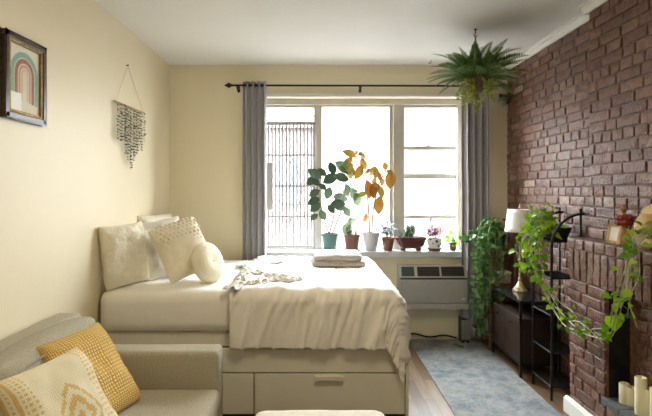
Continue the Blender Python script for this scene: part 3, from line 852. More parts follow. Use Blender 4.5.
for x in (-1.34, -.57):
    for y in (SY0 + .08, SY1 - .08):
        G().lathe([(.016, 0), (.024, .14)], (x, y, 0), 12).build('leg', walnutz_m, so, True)
SP = 'throw pillows on the sofa'
soft('throw_pillow', 'mustard knitted pillow leaning beside the far sofa arm', must_m, .44, .44, .15, pose((-.905, 2.08, .437), 80, 33, 2), SP, wr=.010, seed=11)
soft('throw_pillow', 'cream woven pillow with mustard stripes and stepped diamonds on the sofa', mosaic_m, .44, .46, .16, pose((-.79, 1.66, .437), 80, 33, 2), SP, wr=.010, seed=14)
soft('throw_pillow', 'mustard knitted pillow in the bottom left corner of the photo', must_m, .42, .42, .14, pose((-.82, 1.13, .437), 76, 33, 0), SP, wr=.010, seed=17)

# ottoman
ot = thing('ottoman', 'cream boucle ottoman with rounded top at the bottom of the photo', 'ottoman', (0, 1.9, 0))
rbox(G(), -.29, .325, 1.60, 2.19, .32, .452, .055, 16, bulge=.012, wr=.002).build('cushion', ott_m, ot, True)
rbox(G(), -.27, .305, 1.62, 2.17, .12, .325, .02, 10).build('base', ott_m, ot, True)
for x in (-.23, .265):
    for y in (1.66, 2.13): G().lathe([(.014, 0), (.02, .125)], (x, y, 0), 12).build('leg', walnutz_m, ot, True)

# ------------------------------------------------------------------ framed print on the left wall
pf = thing('framed_print', 'rainbow arch print in a dark wood frame on the left wall', 'picture', (XL, 2.31, 1.785))
fy0, fy1, fz0, fz1 = 2.13, 2.45, 1.795, 2.195
g = G(); w = .029
for (a, b, c, d) in ((fy0, fy1, fz0, fz0 + w), (fy0, fy1, fz1 - w, fz1), (fy0, fy0 + w, fz0, fz1), (fy1 - w, fy1, fz0, fz1)): g.box(XL, XL + .026, a, b, c, d)
g.build('frame', mahog_m, pf, bevel=.005)
g = G(); w2_ = .013; a0, a1, c0, c1 = fy0 + w, fy1 - w, fz0 + w, fz1 - w
for (a, b, c, d) in ((a0 - .004, a1 + .004, c0 - .004, c0 + w2_), (a0 - .004, a1 + .004, c1 - w2_, c1 + .004), (a0 - .004, a0 + w2_, c0, c1), (a1 - w2_, a1 + .004, c0, c1)): g.box(XL + .004, XL + .022, a, b, c, d)
g.build('gilt_slip', gold_m, pf, bevel=.003)
pr = G().box(XL + .002, XL + .010, a0, a1, c0, c1).build('print', paper_m, pf)
yc, zc = (a0 + a1) / 2, fz0 + .225
def arch(r0, r1, m, k):
    n = 26; vs = []; xx = XL + .0108 + k * .0001
    for r in (r0, r1):
        vs.append((xx, yc - r, fz0 + .085 + .004 * k))
        for i in range(n + 1):
            a = PI - PI * i / n; vs.append((xx, yc + r * math.cos(a), zc + r * math.sin(a)))
        vs.append((xx, yc + r, fz0 + .085 + .004 * k))
    W = n + 3
    G().add(vs, [(i, i + 1, W + i + 1, W + i) for i in range(W - 1)]).build('arch', m, pr)
for k, (r0, r1, m) in enumerate([(.082, .108, rteal_m), (.054, .076, rmauve_m), (.034, .048, rpink_m), (.016, .028, rsand_m)]): arch(r0, r1, m, k)
G().box(XL + .0112, XL + .0118, a0 + .014, a0 + .105, c0 + .014, c0 + .10).build('white_rectangle', plain_white_m, pf)  # flat white rectangle in the lower corner of the print

# ------------------------------------------------------------------ leaf garland wall hanging
wh = thing('wall_hanging', 'hanging of dark leaf strands on a wooden dowel on the left wall', 'wall hanging', (XL, 3.56, 1.65))
dx = XL + .022
G().tube([(dx, 3.28, 2.083), (dx, 3.86, 2.09)], .006, 8).build('dowel', dowel_m, wh, True)
g = G(); g.tube([(dx, 3.31, 2.086), (XL + .01, 3.545, 2.40)], .0018, 5); g.tube([(dx, 3.83, 2.092), (XL + .01, 3.545, 2.40)], .0018, 5); g.build('cord', thread_m, wh)
G().tube([(XL, 3.545, 2.40), (XL + .018, 3.545, 2.402)], .004, 8).build('nail', iron_m, wh)
gl, gs = G(), G()
ns = 17
for i in range(ns):
    t = i / (ns - 1); y = 3.32 + .50 * t
    L = .16 + .29 * (1 - abs(2 * t - 1)) ** .8 + rnd(-.03, .03)
    if i in (0, 1): L = .27
    if i in (15, 16): L = .24 + .08 * (16 - i)
    xx = dx + rnd(-.004, .012)
    gs.tube([(xx, y, 2.086), (xx, y + rnd(-.004, .004), 2.086 - L)], .0011, 4)
    z = 2.07
    while z > 2.086 - L:
        for s in (-1, 1):
            leaf(gl, (xx, y, z + rnd(-.004, .004)), (rnd(.1, .7), s * rnd(.6, 1), rnd(-.3, .2)), (1, 0, rnd(.2, 1)), rnd(.014, .026), .015, 'oval', .2)
        z -= rnd(.018, .028)
gs.build('strand', thread_m, wh); gl.build('leaves', driedleaf_m, wh, True)

# ------------------------------------------------------------------ curtain rod, curtains
ROD_Y, ROD_Z = 4.505, 2.463
rod = thing('curtain_rod', 'dark bronze curtain rod with carved finials above the window', 'curtain rod', (.4, ROD_Y, ROD_Z))
G().tube([(-.80, ROD_Y, ROD_Z), (1.76, ROD_Y, ROD_Z - .006)], .0095, 12).build('pole', iron_m, rod, True)
for x, s in ((-.80, -1), (1.76, 1)):
    Mf = Matrix.Translation(V((x, ROD_Y, ROD_Z))) @ Matrix.Rotation(R(90 * s), 4, 'Y')
    G().lathe([(.010, 0), (.016, .004), (.010, .010), (.013, .016), (.024, .028), (.026, .038), (.018, .052), (.009, .058), (.012, .064), (.003, .076)], (0, 0, 0), 16, Mf).build('finial', iron_m, rod, True)
for x in (-.755, .43, 1.70):
    g = G(); g.box(x - .008, x + .008, ROD_Y - .004, YB, ROD_Z - .022, ROD_Z - .010); g.tube([(x, ROD_Y, ROD_Z - .012), (x, ROD_Y, ROD_Z - .045)], .006, 8); g.box(x - .012, x + .012, YB - .006, YB, ROD_Z - .05, ROD_Z + .01)
    g.build('bracket', iron_m, rod, bevel=.001)
def curtain(x0, x1, nf, zb, zt, label, seed, y=ROD_Y):
    t = thing('curtain', label, 'curtain', ((x0 + x1) / 2, y, zb), 'grey window curtains')
    def fn(a, b):
        z = zt + (zb - zt) * b
        am = .034 * (1 + .2 * b)
        ph = a * nf * 2 * PI + .5 * noise.noise(V((a * 4, b * 1.2, seed)))
        x = x0 + (x1 - x0) * a + .012 * math.sin(ph * 2) * .5 + .012 * b * noise.noise(V((b * 3, a * 2, seed)))
        return (x, y + am * math.sin(ph), z)
    G().grid(fn, nf * 16, 40).build('cloth', curt_m, t, True, solid=.004)
    for i in range(nf * 2):
        a = (i + .0) / (nf * 2) + .02
        Mr = Matrix.Translation(V((x0 + (x1 - x0) * a, y, ROD_Z))) @ Matrix.Rotation(R(90), 4, 'Y')
        g = G(); g.tube([Mr @ V((.019 * math.cos(q), .019 * math.sin(q), 0)) for q in [2 * PI * k / 14 for k in range(15)]], .004, 6)
        g.build('grommet', iron_m, t, True)
    return t
curtain(-.70, -.475, 4, .20, 2.50, 'grey curtain gathered at the left side of the window behind the bed', 2)
curtain(1.395, 1.655, 4, .06, 2.50, 'grey curtain gathered at the right side of the window above the trailing plant', 9)

# ------------------------------------------------------------------ air conditioner
ac = thing('air_conditioner', 'grey wall air conditioner under the right end of the sill', 'air conditioner', (1.12, 4.52, .32))
ax0, ax1, ay = .79, 1.44, 4.445
zb, ztop = .355, .735
pr_ = [(4.60, zb), (ay + .01, zb), (ay + .01, .63), (ay + .06, ztop), (4.60, ztop)]
Mx = Matrix(((0, 0, 1, 0), (1, 0, 0, 0), (0, 1, 0, 0), (0, 0, 0, 1)))
G().prism([(a, b) for a, b in pr_], ax0, ax1, Mx).build('housing', acl_m, ac, bevel=.006)
G().box(ax0 + .012, ax1 - .008, ay - .012, ay + .012, .395, .612).build('front_panel', ac_m, ac, bevel=.008)
G().box(ax0 - .004, ax1 + .004, ay - .018, ay + .02, zb - .022, .388).build('lower_lip', ac_m, ac, bevel=.008)
G().box(ax0 + .01, ax1 - .006, ay - .001, ay + .012, .613, .628).build('shadow_strip', dark_m, ac)  # solid dark strip, paints the shade in the joint above the panel
def slant(x0, x1, m, name, t=.004, ind=.012):
    # panel on the slanted top face
    a = V((0, ay + .01, .63)); b = V((0, ay + .06, ztop)); d = (b - a); L = d.length; d.normalize(); nn = V((0, -d.z, d.y))
    g = G(); vs = []
    for k in (-.004, t):
        for x in (x0, x1):
            for s in (ind, L - ind): p = a + d * s + nn * k; vs.append((x, p.y, p.z))
    g.add(vs, [(0, 1, 3, 2), (4, 6, 7, 5), (0, 4, 5, 1), (2, 3, 7, 6), (0, 2, 6, 4), (1, 5, 7, 3)])
    return g.build(name, m, ac)
slant(ax0 + .025, ax0 + .145, mat('control_screen', (0.06, 0.075, 0.075), .2), 'control_panel')
for x0, x1 in ((ax0 + .175, ax0 + .385), (ax0 + .405, ax1 - .03)):
    v = slant(x0, x1, dark_m, 'vent')
    for k in range(6):
        s = .018 + k * .015
        a = V((0, ay + .01, .63)); b = V((0, ay + .06, ztop)); d = (b - a).normalized(); nn = V((0, -d.z, d.y)); p = a + d * s + nn * .004
        G().box(x0, x1, p.y - .002, p.y + .002, p.z - .001, p.z + .003).build('louver', mat('louver_plastic', (.05, .05, .05), .5), v)
G().box(1.375, 1.405, ay - .0135, ay - .011, .428, .436).build('badge', white_m, ac)

# small finned heater beside the plant
ht = thing('heater', 'small dark grey finned heater standing below the air conditioner', 'heater', (1.43, 4.5, 0))
G().box(1.38, 1.46, 4.47, 4.57, .02, .235).build('body', dark_m, ht, bevel=.008)
for k in range(6): G().box(1.384 + k * .0135, 1.390 + k * .0135, 4.455, 4.475, .035, .225).build('fin', ac_m, ht, bevel=.002)
for x in (1.395, 1.445): G().box(x - .012, x + .012, 4.46, 4.57, 0, .022).build('foot', dark_m, ht)

# outlet, cord
ol = thing('wall_outlet', 'cream wall outlet beside the foot of the bed', 'outlet', (.69, YB, .56))
G().box(.655, .725, YB - .007, YB, .545, .66).build('cover_plate', drawer_m, ol, bevel=.002)
for z in (.575, .618): G().box(.672, .708, YB - .010, YB - .006, z - .001, z + .026).build('socket', trim_m, ol, bevel=.003)
tag(G().tube(spline([(.69, 4.585, .59), (.70, 4.57, .50), (.74, 4.585, .42), (.78, 4.59, .385)], 8), .004, 6).build('power_cord', black_m, None, True), 'black power cord running from the outlet to the air conditioner', 'cord')
tag(G().tube(spline([(.62, 4.56, .05), (.80, 4.57, .035), (.95, 4.58, .06), (1.10, 4.575, .03), (1.25, 4.58, .045), (1.37, 4.575, .02)], 8), .008, 6).build('floor_cable', black_m, None, True), 'black cable lying along the foot of the back wall', 'cable')

# ------------------------------------------------------------------ cabinet, lamp
cb = thing('sideboard', 'dark walnut sideboard with two doors and black metal legs', 'sideboard', (1.72, 3.92, 0))
cx0, cx1, cy0, cy1 = 1.575, 1.865, 3.63, 4.215
G().box(cx0, cx1, cy0, cy1, .583, .601).build('table_top', top_m, cb, bevel=.002)
G().box(cx0 + .012, cx1, cy0 + .004, cy1 - .004, .115, .445).build('carcass', walnut_m, cb)
G().box(cx0, cx1, cy0, cy1, .445, .462).build('shelf', walnut_m, cb, bevel=.002)
for y0, y1, ky in ((cy0 + .012, (cy0 + cy1) / 2 - .002, .14), ((cy0 + cy1) / 2 + .002, cy1 - .012, .14)):
    d = G().box(cx0 + .001, cx0 + .014, y0, y1, .12, .442).build('door', walnutz_m, cb, bevel=.0015)
    k = y1 - .05 if y0 < 3.8 else y0 + .09
    G().lathe([(.006, 0), (.006, .008), (.011, .012), (.011, .018), (.004, .020)], (0, 0, 0), 14, Matrix.Translation(V((cx0 + .001, (y0 + y1) / 2, .405))) @ Matrix.Rotation(R(-90), 4, 'Y')).build('knob', black_m, d, True)
for x in (cx0, cx1 - .018):
    for y in (cy0, cy1 - .018): G().box(x, x + .018, y, y + .018, 0, .585).build('leg', black_m, cb)
g = G()
for y in (cy0, cy1 - .018): g.box(cx0 + .018, cx1 - .018, y + .002, y + .014, .10, .116)
for x in (cx0, cx1 - .018): g.box(x + .002, x + .014, cy0 + .018, cy1 - .018, .10, .116)
g.build('lower_frame', black_m, cb)
G().box(cx1 - .006, cx1, cy0, cy1, .462, .583).build('back_panel', walnut_m, cb)

lp = thing('table_lamp', 'table lamp with white drum shade on the sideboard', 'lamp', (1.745, 4.0, .601))
LX, LY, LZ = 1.735, 4.0, .601
G().lathe([(.062, 0), (.064, .012), (.052, .02), (.05, .03), (.034, .042), (.026, .06), (.018, .075), (.013, .085)], (LX, LY, LZ), 8).build('base', lampb_m, lp, True).modifiers.new('e', 'EDGE_SPLIT').split_angle = R(30)
G().lathe([(.010, .08), (.012, .09), (.017, .10), (.012, .112), (.0085, .12), (.008, .30), (.009, .45), (.014, .455), (.014, .47), (.008, .475), (.007, .52)], (LX, LY, LZ), 16).build('column', lampb_m, lp, True)
g = G(); 
for k in range(3):
    a = 2 * PI * k / 3 + .4; g.tube([(LX, LY, LZ + .68), (LX + .094 * math.cos(a), LY + .094 * math.sin(a), LZ + .69)], .002, 5)
g.tube([(LX, LY, LZ + .50), (LX, LY, LZ + .685)], .004, 6); g.build('harp', lampb_m, lp)
def shd(a, b):
    q = 2 * PI * a; r = .120 - .024 * b; return (LX + r * math.cos(q), LY + r * math.sin(q), LZ + .505 + .19 * b)
G().grid(shd, 48, 6).build('lamp_shade', shade_m, lp, True, solid=.003)
G().lathe([(.004, .68), (.005, .70), (.010, .705), (.011, .715), (.004, .725), (.006, .732), (.001, .74)], (LX, LY, LZ), 12).build('finial', lampb_m, lp, True)

# ------------------------------------------------------------------ plant stand, trailing plant
st = thing('plant_stand', 'brown wooden tiered plant stand in the corner behind the sideboard', 'plant stand', (1.72, 4.42, 0))
sx0, sx1, sy0, sy1 = 1.585, 1.85, 4.27, 4.52
for x, s in ((sx0, 1), (sx1, -1)):
    for y, s2 in ((sy0, 1), (sy1, -1)):
        g = G(); a = V((x, y, 0)); b = V((x + s * .035, y + s2 * .03, .90)); w = .014
        g.add([(a.x + i * w, a.y + j * w, a.z) for i, j in ((-1, -1), (1, -1), (1, 1), (-1, 1))] + [(b.x + i * w, b.y + j * w, b.z) for i, j in ((-1, -1), (1, -1), (1, 1), (-1, 1))],
              [(3, 2, 1, 0), (4, 5, 6, 7), (0, 1, 5, 4), (1, 2, 6, 5), (2, 3, 7, 6), (3, 0, 4, 7)])
        g.build('leg', stand_m, st, bevel=.002)
for z, k in ((.885, .028), (.585, .016), (.28, .006)):
    G().box(sx0 + k, sx1 - k, sy0 + k, sy1 - k, z, z + .018).build('shelf', stand_m, st, bevel=.002)
bxp = thing('planter_box', 'small pale box planter on the middle tier of the wooden stand', 'planter', (1.71, 4.37, .603))
G().box(1.645, 1.79, 4.315, 4.43, .603, .70).build('body', mat('pale_weathered', (.50, .45, .38), .8, c2=(.22, .18, .14), scale=30), bxp, bevel=.004)
G().box(1.64, 1.795, 4.31, 4.435, .692, .706).build('rim', trim_m, bxp, bevel=.002)

tpn = thing('trailing_plant', 'lush trailing green plant cascading to the floor beside the right curtain', 'plant', (1.70, 4.39, .903))
pot(tpn, 1.69, 4.39, .903, .085, .065, .145, greenpot_m, rim=.02)
gs, gl = G(), G()
for k in range(26):
    a = rnd(0, 1); xe = 1.46 + .20 * a; ye = rnd(4.22, 4.40); zend = rnd(.04, .6) if k > 5 else rnd(.6, .85)
    zt_ = rnd(1.06, 1.20)
    p = [(1.68 + rnd(-.05, .03), 4.39 + rnd(-.05, .05), 1.02), ((1.68 + xe) / 2, (4.39 + ye) / 2, zt_), (xe + rnd(-.02, .02), ye, zt_ - .12)]
    z = zt_ - .30
    while z > zend: p.append((xe + rnd(-.03, .03), ye + rnd(-.03, .03), z)); z -= .17
    vine(gs, gl, p, .0025, .042, .05, (-.3, -.5, .1))
for k in range(14):  # upright crown
    b = V((1.68 + rnd(-.05, .05), 4.39 + rnd(-.05, .05), 1.02)); e = b + V((rnd(-.16, .10), rnd(-.12, .08), rnd(.06, .20)))
    vine(gs, gl, [b, (b + e) / 2 + V((0, 0, .03)), e], .0025, .03, .05, (-.2, -.3, .3), spread=.02)
for k in range(3):   # runners reaching the sill
    p = [(1.62, 4.36, 1.08), (1.52, 4.40, 1.06), (1.44, 4.44, .99 + .02 * k), (1.36, 4.50, .945 + .02 * k)]
    vine(gs, gl, p, .002, .05, .05, (0, -.4, .4), spread=.02)
gs.build('stems', greenstem_m, tpn); gl.build('foliage', trail_m, tpn, True)

# fallen leaf
g = G(); b = at(456, 346, 4.36); 
b.z = .012
leaf(g, b, (.5, -.3, .1), (0, 0, 1), .09, .06, 'oval', .5); leaf(g, b + V((.02, .01, .004)), (-.4, .5, .1), (0, 0, 1), .06, .045, 'oval', .4)
tag(g.build('fallen_leaf', trail_m, None, True), 'fallen green leaf lying on the far end of the rug', 'leaf')

# ------------------------------------------------------------------ black metal rack
rk = thing('shelf_rack', 'black metal rack with mesh shelves and arched top by the fireplace', 'shelf rack', (1.75, 3.4, 0))
rx0, rx1, ry0, ry1 = 1.635, 1.855, 3.26, 3.54
for y in (ry0, ry1):
    f = [V((rx0, y, 0)), V((rx0, y, 1.08))] + [V((rx0 + .23 * math.sin(a), y, 1.08 + .20 * (1 - math.cos(a)))) for a in [R(90) * k / 8 for k in range(1, 9)]]
    P = [f[0]] + [V((rx0, y, z)) for z in (.4, .8)] + f[1:]
    P = [V((rx0, y, 0)), V((rx0, y, .55)), V((rx0, y, 1.06))] + [V((rx0 + .225 * (1 - math.cos(a)), y, 1.06 + .235 * math.sin(a))) for a in [R(90) * k / 9 for k in range(1, 10)]]
    G().tube(P, .0085, 10).build('arched_post', black_m, rk, True)
    G().tube([(rx1 - .02, y, 0), (rx1 - .02, y, 1.33)], .0085, 10).build('rear_post', black_m, rk, True)
for z in (.09, .325, .585, .845, 1.10):
    g = G()
    g.tube([(rx0, ry0, z), (rx0, ry1, z)], .006, 8); g.tube([(rx1 - .02, ry0, z), (rx1 - .02, ry1, z)], .006, 8)
    g.tube([(rx0, ry0, z), (rx1 - .02, ry0, z)], .006, 8); g.tube([(rx0, ry1, z), (rx1 - .02, ry1, z)], .006, 8)
    n = 12
    for k in range(1, n): y = ry0 + (ry1 - ry0) * k / n; g.box(rx0, rx1 - .02, y - .0015, y + .0015, z + .001, z + .005)
    for k in range(1, 9): x = rx0 + (rx1 - .02 - rx0) * k / 9; g.box(x - .0015, x + .0015, ry0, ry1, z - .002, z + .001)
    g.build('shelf', black_m, rk)

pp = thing('pothos', 'bright green pothos in a dark bowl spilling off the rack top', 'plant', (1.745, 3.40, 1.107))
pot(pp, 1.745, 3.40, 1.107, .095, .065, .085, dark_m)
gs, gl = G(), G()
for k in range(32):
    y = rnd(3.30, 3.56); xe = rnd(1.50, 1.66); zt_ = rnd(1.20, 1.36)
    b = V((1.735 + rnd(-.05, .04), 3.41 + rnd(-.05, .05), 1.18))
    if k < 20: p = [b, V(((1.70 + xe) / 2, y, zt_)), V((xe, y + rnd(0, .08), zt_ - rnd(.04, .2)))]
    else:
        p = [b, V((1.62, y, zt_ - .06)), V((xe, y + .04, 1.10)), V((xe + rnd(-.03, .03), y + rnd(0, .06), .95))]
        z = .83; zend = rnd(.72, .98)
        while z > zend: p.append(V((xe + rnd(-.02, .06), y + rnd(-.02, .05), z))); z -= .13
    vine(gs, gl, p, .0022, .055, .050, (-.4, -.3, .3), spread=.022)
for k in range(5):   # long runners in a swag towards the mantel
    X = 1.585 + rnd(-.03, .03)
    p = [V((1.70, 3.38, 1.17)), V((1.60, 3.34, 1.13)), V((X - .02, 3.30 + rnd(-.03, .03), .92)), V((X, 3.16 + rnd(-.04, .04), .74 + rnd(-.04, .04))), V((X, 2.95, .66 + rnd(-.05, .04))), V((X - .01, 2.74, .62 + rnd(-.05, .06)))]
    if k > 1: p += [V((X, 2.56, .66 + rnd(-.05, .06)))]
    vine(gs, gl, p, .0026, .075, .045, (-.5, -.5, .1), skip=.2, spread=.03)
gs.build('stems', palestem_m, pp); gl.build('foliage', pothos_m, pp, True)

# ------------------------------------------------------------------ mantel things
mf = thing('photo_frame', 'small gilt photo frame leaning on the mantel', 'photo frame', (1.72, 2.74, ZM))
FM = pose((1.735, 2.745, ZM + .001), -58, 14, 3)
g = G(); W_, H_, w = .078, .108, .013
for (a, b, c, d) in ((-W_ / 2, W_ / 2, 0, w), (-W_ / 2, W_ / 2, H_ - w, H_), (-W_ / 2, -W_ / 2 + w, 0, H_), (W_ / 2 - w, W_ / 2, 0, H_)): g.box(a, b, -.006, .006, c, d, FM)
g.build('frame', lampb_m, mf, bevel=.002)
G().box(-W_ / 2 + w * .9, W_ / 2 - w * .9, -.001, .004, w * .9, H_ - w * .9, FM).build('photo', plain_white_m, mf)

fg = thing('figurine', 'carved wooden figurine with a dark red ruffle on the mantel', 'figurine', (1.735, 2.64, ZM))
cF = (1.732, 2.645, ZM)
G().lathe([(.034, 0), (.036, .004), (.033, .03), (.026, .07), (.021, .105), (.020, .13), (.016, .16), (.008, .175), (.007, .185)], cF, 20).build('body', skin_m, fg, True)
G().blob((cF[0], cF[1], ZM + .195), .014, 14, 10, (1, 1, 1.15)).build('head', skin_m, fg, True)
g = G()
for k in range(26):
    a = 2 * PI * k / 13; z = ZM + .128 + (.026 if k >= 13 else 0); r = .036 if k < 13 else .032
    g.blob((cF[0] + r * math.cos(a) * .9, cF[1] + r * math.sin(a), z + rnd(-.004, .004)), rnd(.013, .017), 8, 6, nz=.4)
g.build('ruffle', red_m, fg, True)
G().lathe([(.001, 0), (.030, -.006), (.032, -.003), (.014, .004), (.013, .016), (.001, .019)], (cF[0], cF[1], ZM + .206), 20, wob=lambda q, z: 1 + .15 * math.sin(2 * q)).build('hat', skin_m, fg, True)
for s in (-1, 1):
    G().tube(spline([(cF[0], cF[1] + s * .012, ZM + .165), (cF[0] - .012, cF[1] + s * .034, ZM + .15), (cF[0] - .025, cF[1] + s * .022, ZM + .12)], 5), .006, 7).build('arm', skin_m, fg, True)

hm = Matrix.Translation(V((1.757, 2.475, ZM + .118))) @ Matrix.Rotation(R(-78), 4, 'Y') @ Matrix.Rotation(R(0), 4, 'Z')
sh = thing('straw_hat', 'straw sun hat propped upright on the mantel at the right', 'hat', (1.75, 2.475, ZM))
G().lathe([(.060, .0), (.085, .001), (.122, -.006), (.124, -.003), (.086, .004), (.060, .006)], (0, 0, 0), 40, hm, wob=lambda q, z: 1 + .03 * math.sin(3 * q)).build('brim', straw_m, sh, True)
G().lathe([(.062, .0), (.062, .02), (.055, .045), (.035, .06), (.015, .058), (.001, .056)], (0, 0, 0), 36, hm).build('crown', straw_m, sh, True)
G().lathe([(.0635, .002), (.0645, .004), (.064, .018), (.0625, .019)], (0, 0, 0), 36, hm).build('band', skin_m, sh, True)

mp_ = thing('mantel_plant', 'bright green heart leaf vine on the mantel in front of the straw hat', 'plant', (1.72, 2.33, ZM))
pot(mp_, 1.715, 2.29, ZM, .05, .04, .07, terra_m, rim=.012)
gs, gl = G(), G()
for k in range(9):
    y = rnd(2.22, 2.54); X = rnd(1.55, 1.64)
    p = [V((1.71, 2.29 + rnd(-.03, .03), ZM + .06)), V((1.68, (2.29 + y) / 2, ZM + rnd(.08, .15))), V((X, y, ZM + rnd(-.02, .08)))]
    if k > 5:
        z = ZM - .1; zend = rnd(.66, 1.0)
        while z > zend: p.append(V((X + rnd(-.03, .03), y + rnd(-.03, .03) + (ZM - z) * .12, z))); z -= .13
    vine(gs, gl, p, .0022, .065, .043, (-.5, -.4, .2), spread=.025)
for k in range(5):
    X = 1.585 + rnd(-.03, .02); y = 2.44 + rnd(-.06, .06)
    p = [V((1.70, 2.30, ZM + .07)), V((1.62, y - .05, ZM + .06)), V((X, y, .98)), V((X, y + .06, .82)), V((X, y + .13, .68 + rnd(-.04, .05))), V((X, y + .26, .60 + rnd(-.03, .06)))]
    vine(gs, gl, p, .0026, .095, .042, (-.5, -.5, .1), skip=.2, spread=.03)
leaf(gl, at(613, 316, 2.50), (.1, -.1, -1), (-.4, -1, .2), .085, .085, 'heart', .15)
gs.build('stems', palestem_m, mp_); gl.build('foliage', pothos_m, mp_, True)

# ------------------------------------------------------------------ hanging fern
FX, FYy = 1.215, 3.58
hf = thing('hanging_fern', 'large green fern in a brown basket hanging from the ceiling', 'plant', (FX, FYy, 2.2))
g = G(); g.tube([(FX, FYy, ZC), (FX, FYy, ZC - .035)], .004, 6); g.lathe([(.012, 0), (.012, .006)], (FX, FYy, ZC - .006), 12)
g.tube([V((FX + .012 * math.cos(a), FYy, ZC - .045 + .012 * math.sin(a))) for a in [R(90) + k * .5 for k in range(11)]], .003, 6)
g.build('ceiling_hook', iron_m, hf, True)
g = G(); zp = 2.30
g.tube([(FX, FYy, ZC - .05), (FX, FYy, 2.52)], .006, 6)
g.blob((FX, FYy, 2.515), .013, 8, 6)
for k in range(4):
    a = 2 * PI * k / 4 + .4; g.tube([(FX, FYy, 2.52), (FX + .075 * math.cos(a), FYy + .075 * math.sin(a), zp + .01)], .003, 5)
g.build('rope', rope_m, hf, True)
G().lathe([(.001, -.10), (.045, -.096), (.072, -.07), (.088, -.03), (.092, 0), (.096, .006), (.088, .008), (.08, -.006), (.001, -.008)], (FX, FYy, zp), 28).build('basket', coir_m, hf, True)
gl, gs = G(), G()
def frond(g, gs, b, az, el, L, droop, wmax=.070):
    d = V((math.cos(az) * math.cos(el), math.sin(az) * math.cos(el), math.sin(el))); p = V(b); P = [p.copy()]; n = 22
    side = V((-math.sin(az), math.cos(az), 0)); tw = rnd(-.5, .5)
    for i in range(n):
        e = el - droop * ((i + 1) / n) ** 1.1
        d = V((math.cos(az) * math.cos(e), math.sin(az) * math.cos(e), math.sin(e)))
        q = p + d * L / n
        t = (i + .5) / n; w = wmax * min(1, .35 + t * 3) * (1 - t ** 2.2) + .006
        up = side.cross(d).normalized()
        up = (up * math.cos(tw) + side * math.sin(tw)); sd = d.cross(up)
        for s in (-1, 1):
            ld = (sd * s + d * .35 + up * -.15)
            leaf(g, p, ld, up, w * rnd(.85, 1.1), .018 + .006 * (1 - t), 'lance', .35, .1)
        p = q; P.append(p.copy())
    gs.tube(P, [.002 * (1 - k / (n + 2)) + .0006 for k in range(n + 1)], 4)
for k in range(56):
    az = 2 * PI * k / 56 * 5.02 + rnd(-.2, .2); ring = k % 4
    el = [R(66), R(48), R(28), R(8)][ring] + rnd(-.15, .15)
    L = rnd(.27, .38); dr = [R(50), R(48), R(42), R(34)][ring] * rnd(.5, 1.3)
    frond(gl, gs, (FX + .04 * math.cos(az), FYy + .04 * math.sin(az), zp), az, el, L, dr)
gs.build('frond_stems', greenstem_m, hf); gl.build('fronds', fern_m, hf, True)
for k in range(24):
    g = G()
    a = rnd(0, 2 * PI); r = rnd(.08, .15)
    p = [V((FX + .06 * math.cos(a), FYy + .06 * math.sin(a), zp + .01)), V((FX + r * math.cos(a), FYy + r * math.sin(a), zp - .02))]
    L = rnd(.08, .22)
    for z in (.4, .75, 1): p.append(V((FX + (r + .02 * z) * math.cos(a) + rnd(-.012, .012), FYy + (r + .02 * z) * math.sin(a), zp - .02 - L * z)))
    P = spline(p, 6); g.cur = 0; g.tube(P, .0015, 4); g.cur = 1
    for q in P[5:]:
        for j in range(2): leaf(g, q, (rnd(-1, 1), rnd(-1, 1), rnd(-.6, .4)), (rnd(-.4, .4), -.5, 1), rnd(.014, .024), None, 'oval', .4)
    o = g.build('runner', [greenstem_m, lime_m], hf, True); o['label'] = 'pale lime hanging sprig'
# spare ceiling hook
hk = at(431, 60, 4.43)
tag(G().tube([(hk.x, 4.43, ZC), (hk.x, 4.43, ZC - .02)] + [V((hk.x - .010 + .010 * math.cos(a), 4.43, ZC - .02 - .012 * math.sin(a))) for a in [.4 * k for k in range(1, 9)]], .003, 6).build('ceiling_hook', iron_m, None, True), 'small empty dark hook in the ceiling left of the fern', 'hook')

# wall vase near the brick corner
wv = thing('wall_planter', 'small glass wall planter with green sprigs high by the brick corner', 'planter', (1.81, YB, 2.26))
vm = new_mat('vase_glass'); vm[2].inputs['Base Color'].default_value = (.55, .52, .42, 1); vm[2].inputs['Roughness'].default_value = .12; vm[2].inputs['Transmission Weight'].default_value = .6
wc = (1.81, 4.545, 2.275)
G().lathe([(.022, 0), (.038, .012), (.042, .04), (.038, .07), (.030, .082), (.028, .08), (.034, .065), (.037, .04), (.033, .016), (.001, .012)], wc, 24).build('vase', vm[0], wv, True)
g = G(); g.box(1.798, 1.822, YB - .008, YB, 2.29, 2.40); g.tube([V((1.81 + .044 * math.cos(a), 4.545 + .044 * math.sin(a), 2.325)) for a in [2 * PI * k / 18 for k in range(19)]], .003, 5); g.build('bracket', iron_m, wv)
g = G()
for k in range(16):
    b = V((1.81 + rnd(-.012, .012), 4.545 + rnd(-.012, .012), 2.33)); leaf(g, b, (rnd(-.6, .4), rnd(-.7, .2), 1), (rnd(-1, 1), -1, .3), rnd(.045, .075), .03, 'oval', .6)
g.build('sprigs', trail_m, wv, True)

# ------------------------------------------------------------------ plants on the sill
SG = 'potted plants on the window sill'
def sx(px, Y=4.63): return (px - 316) * Y / 470
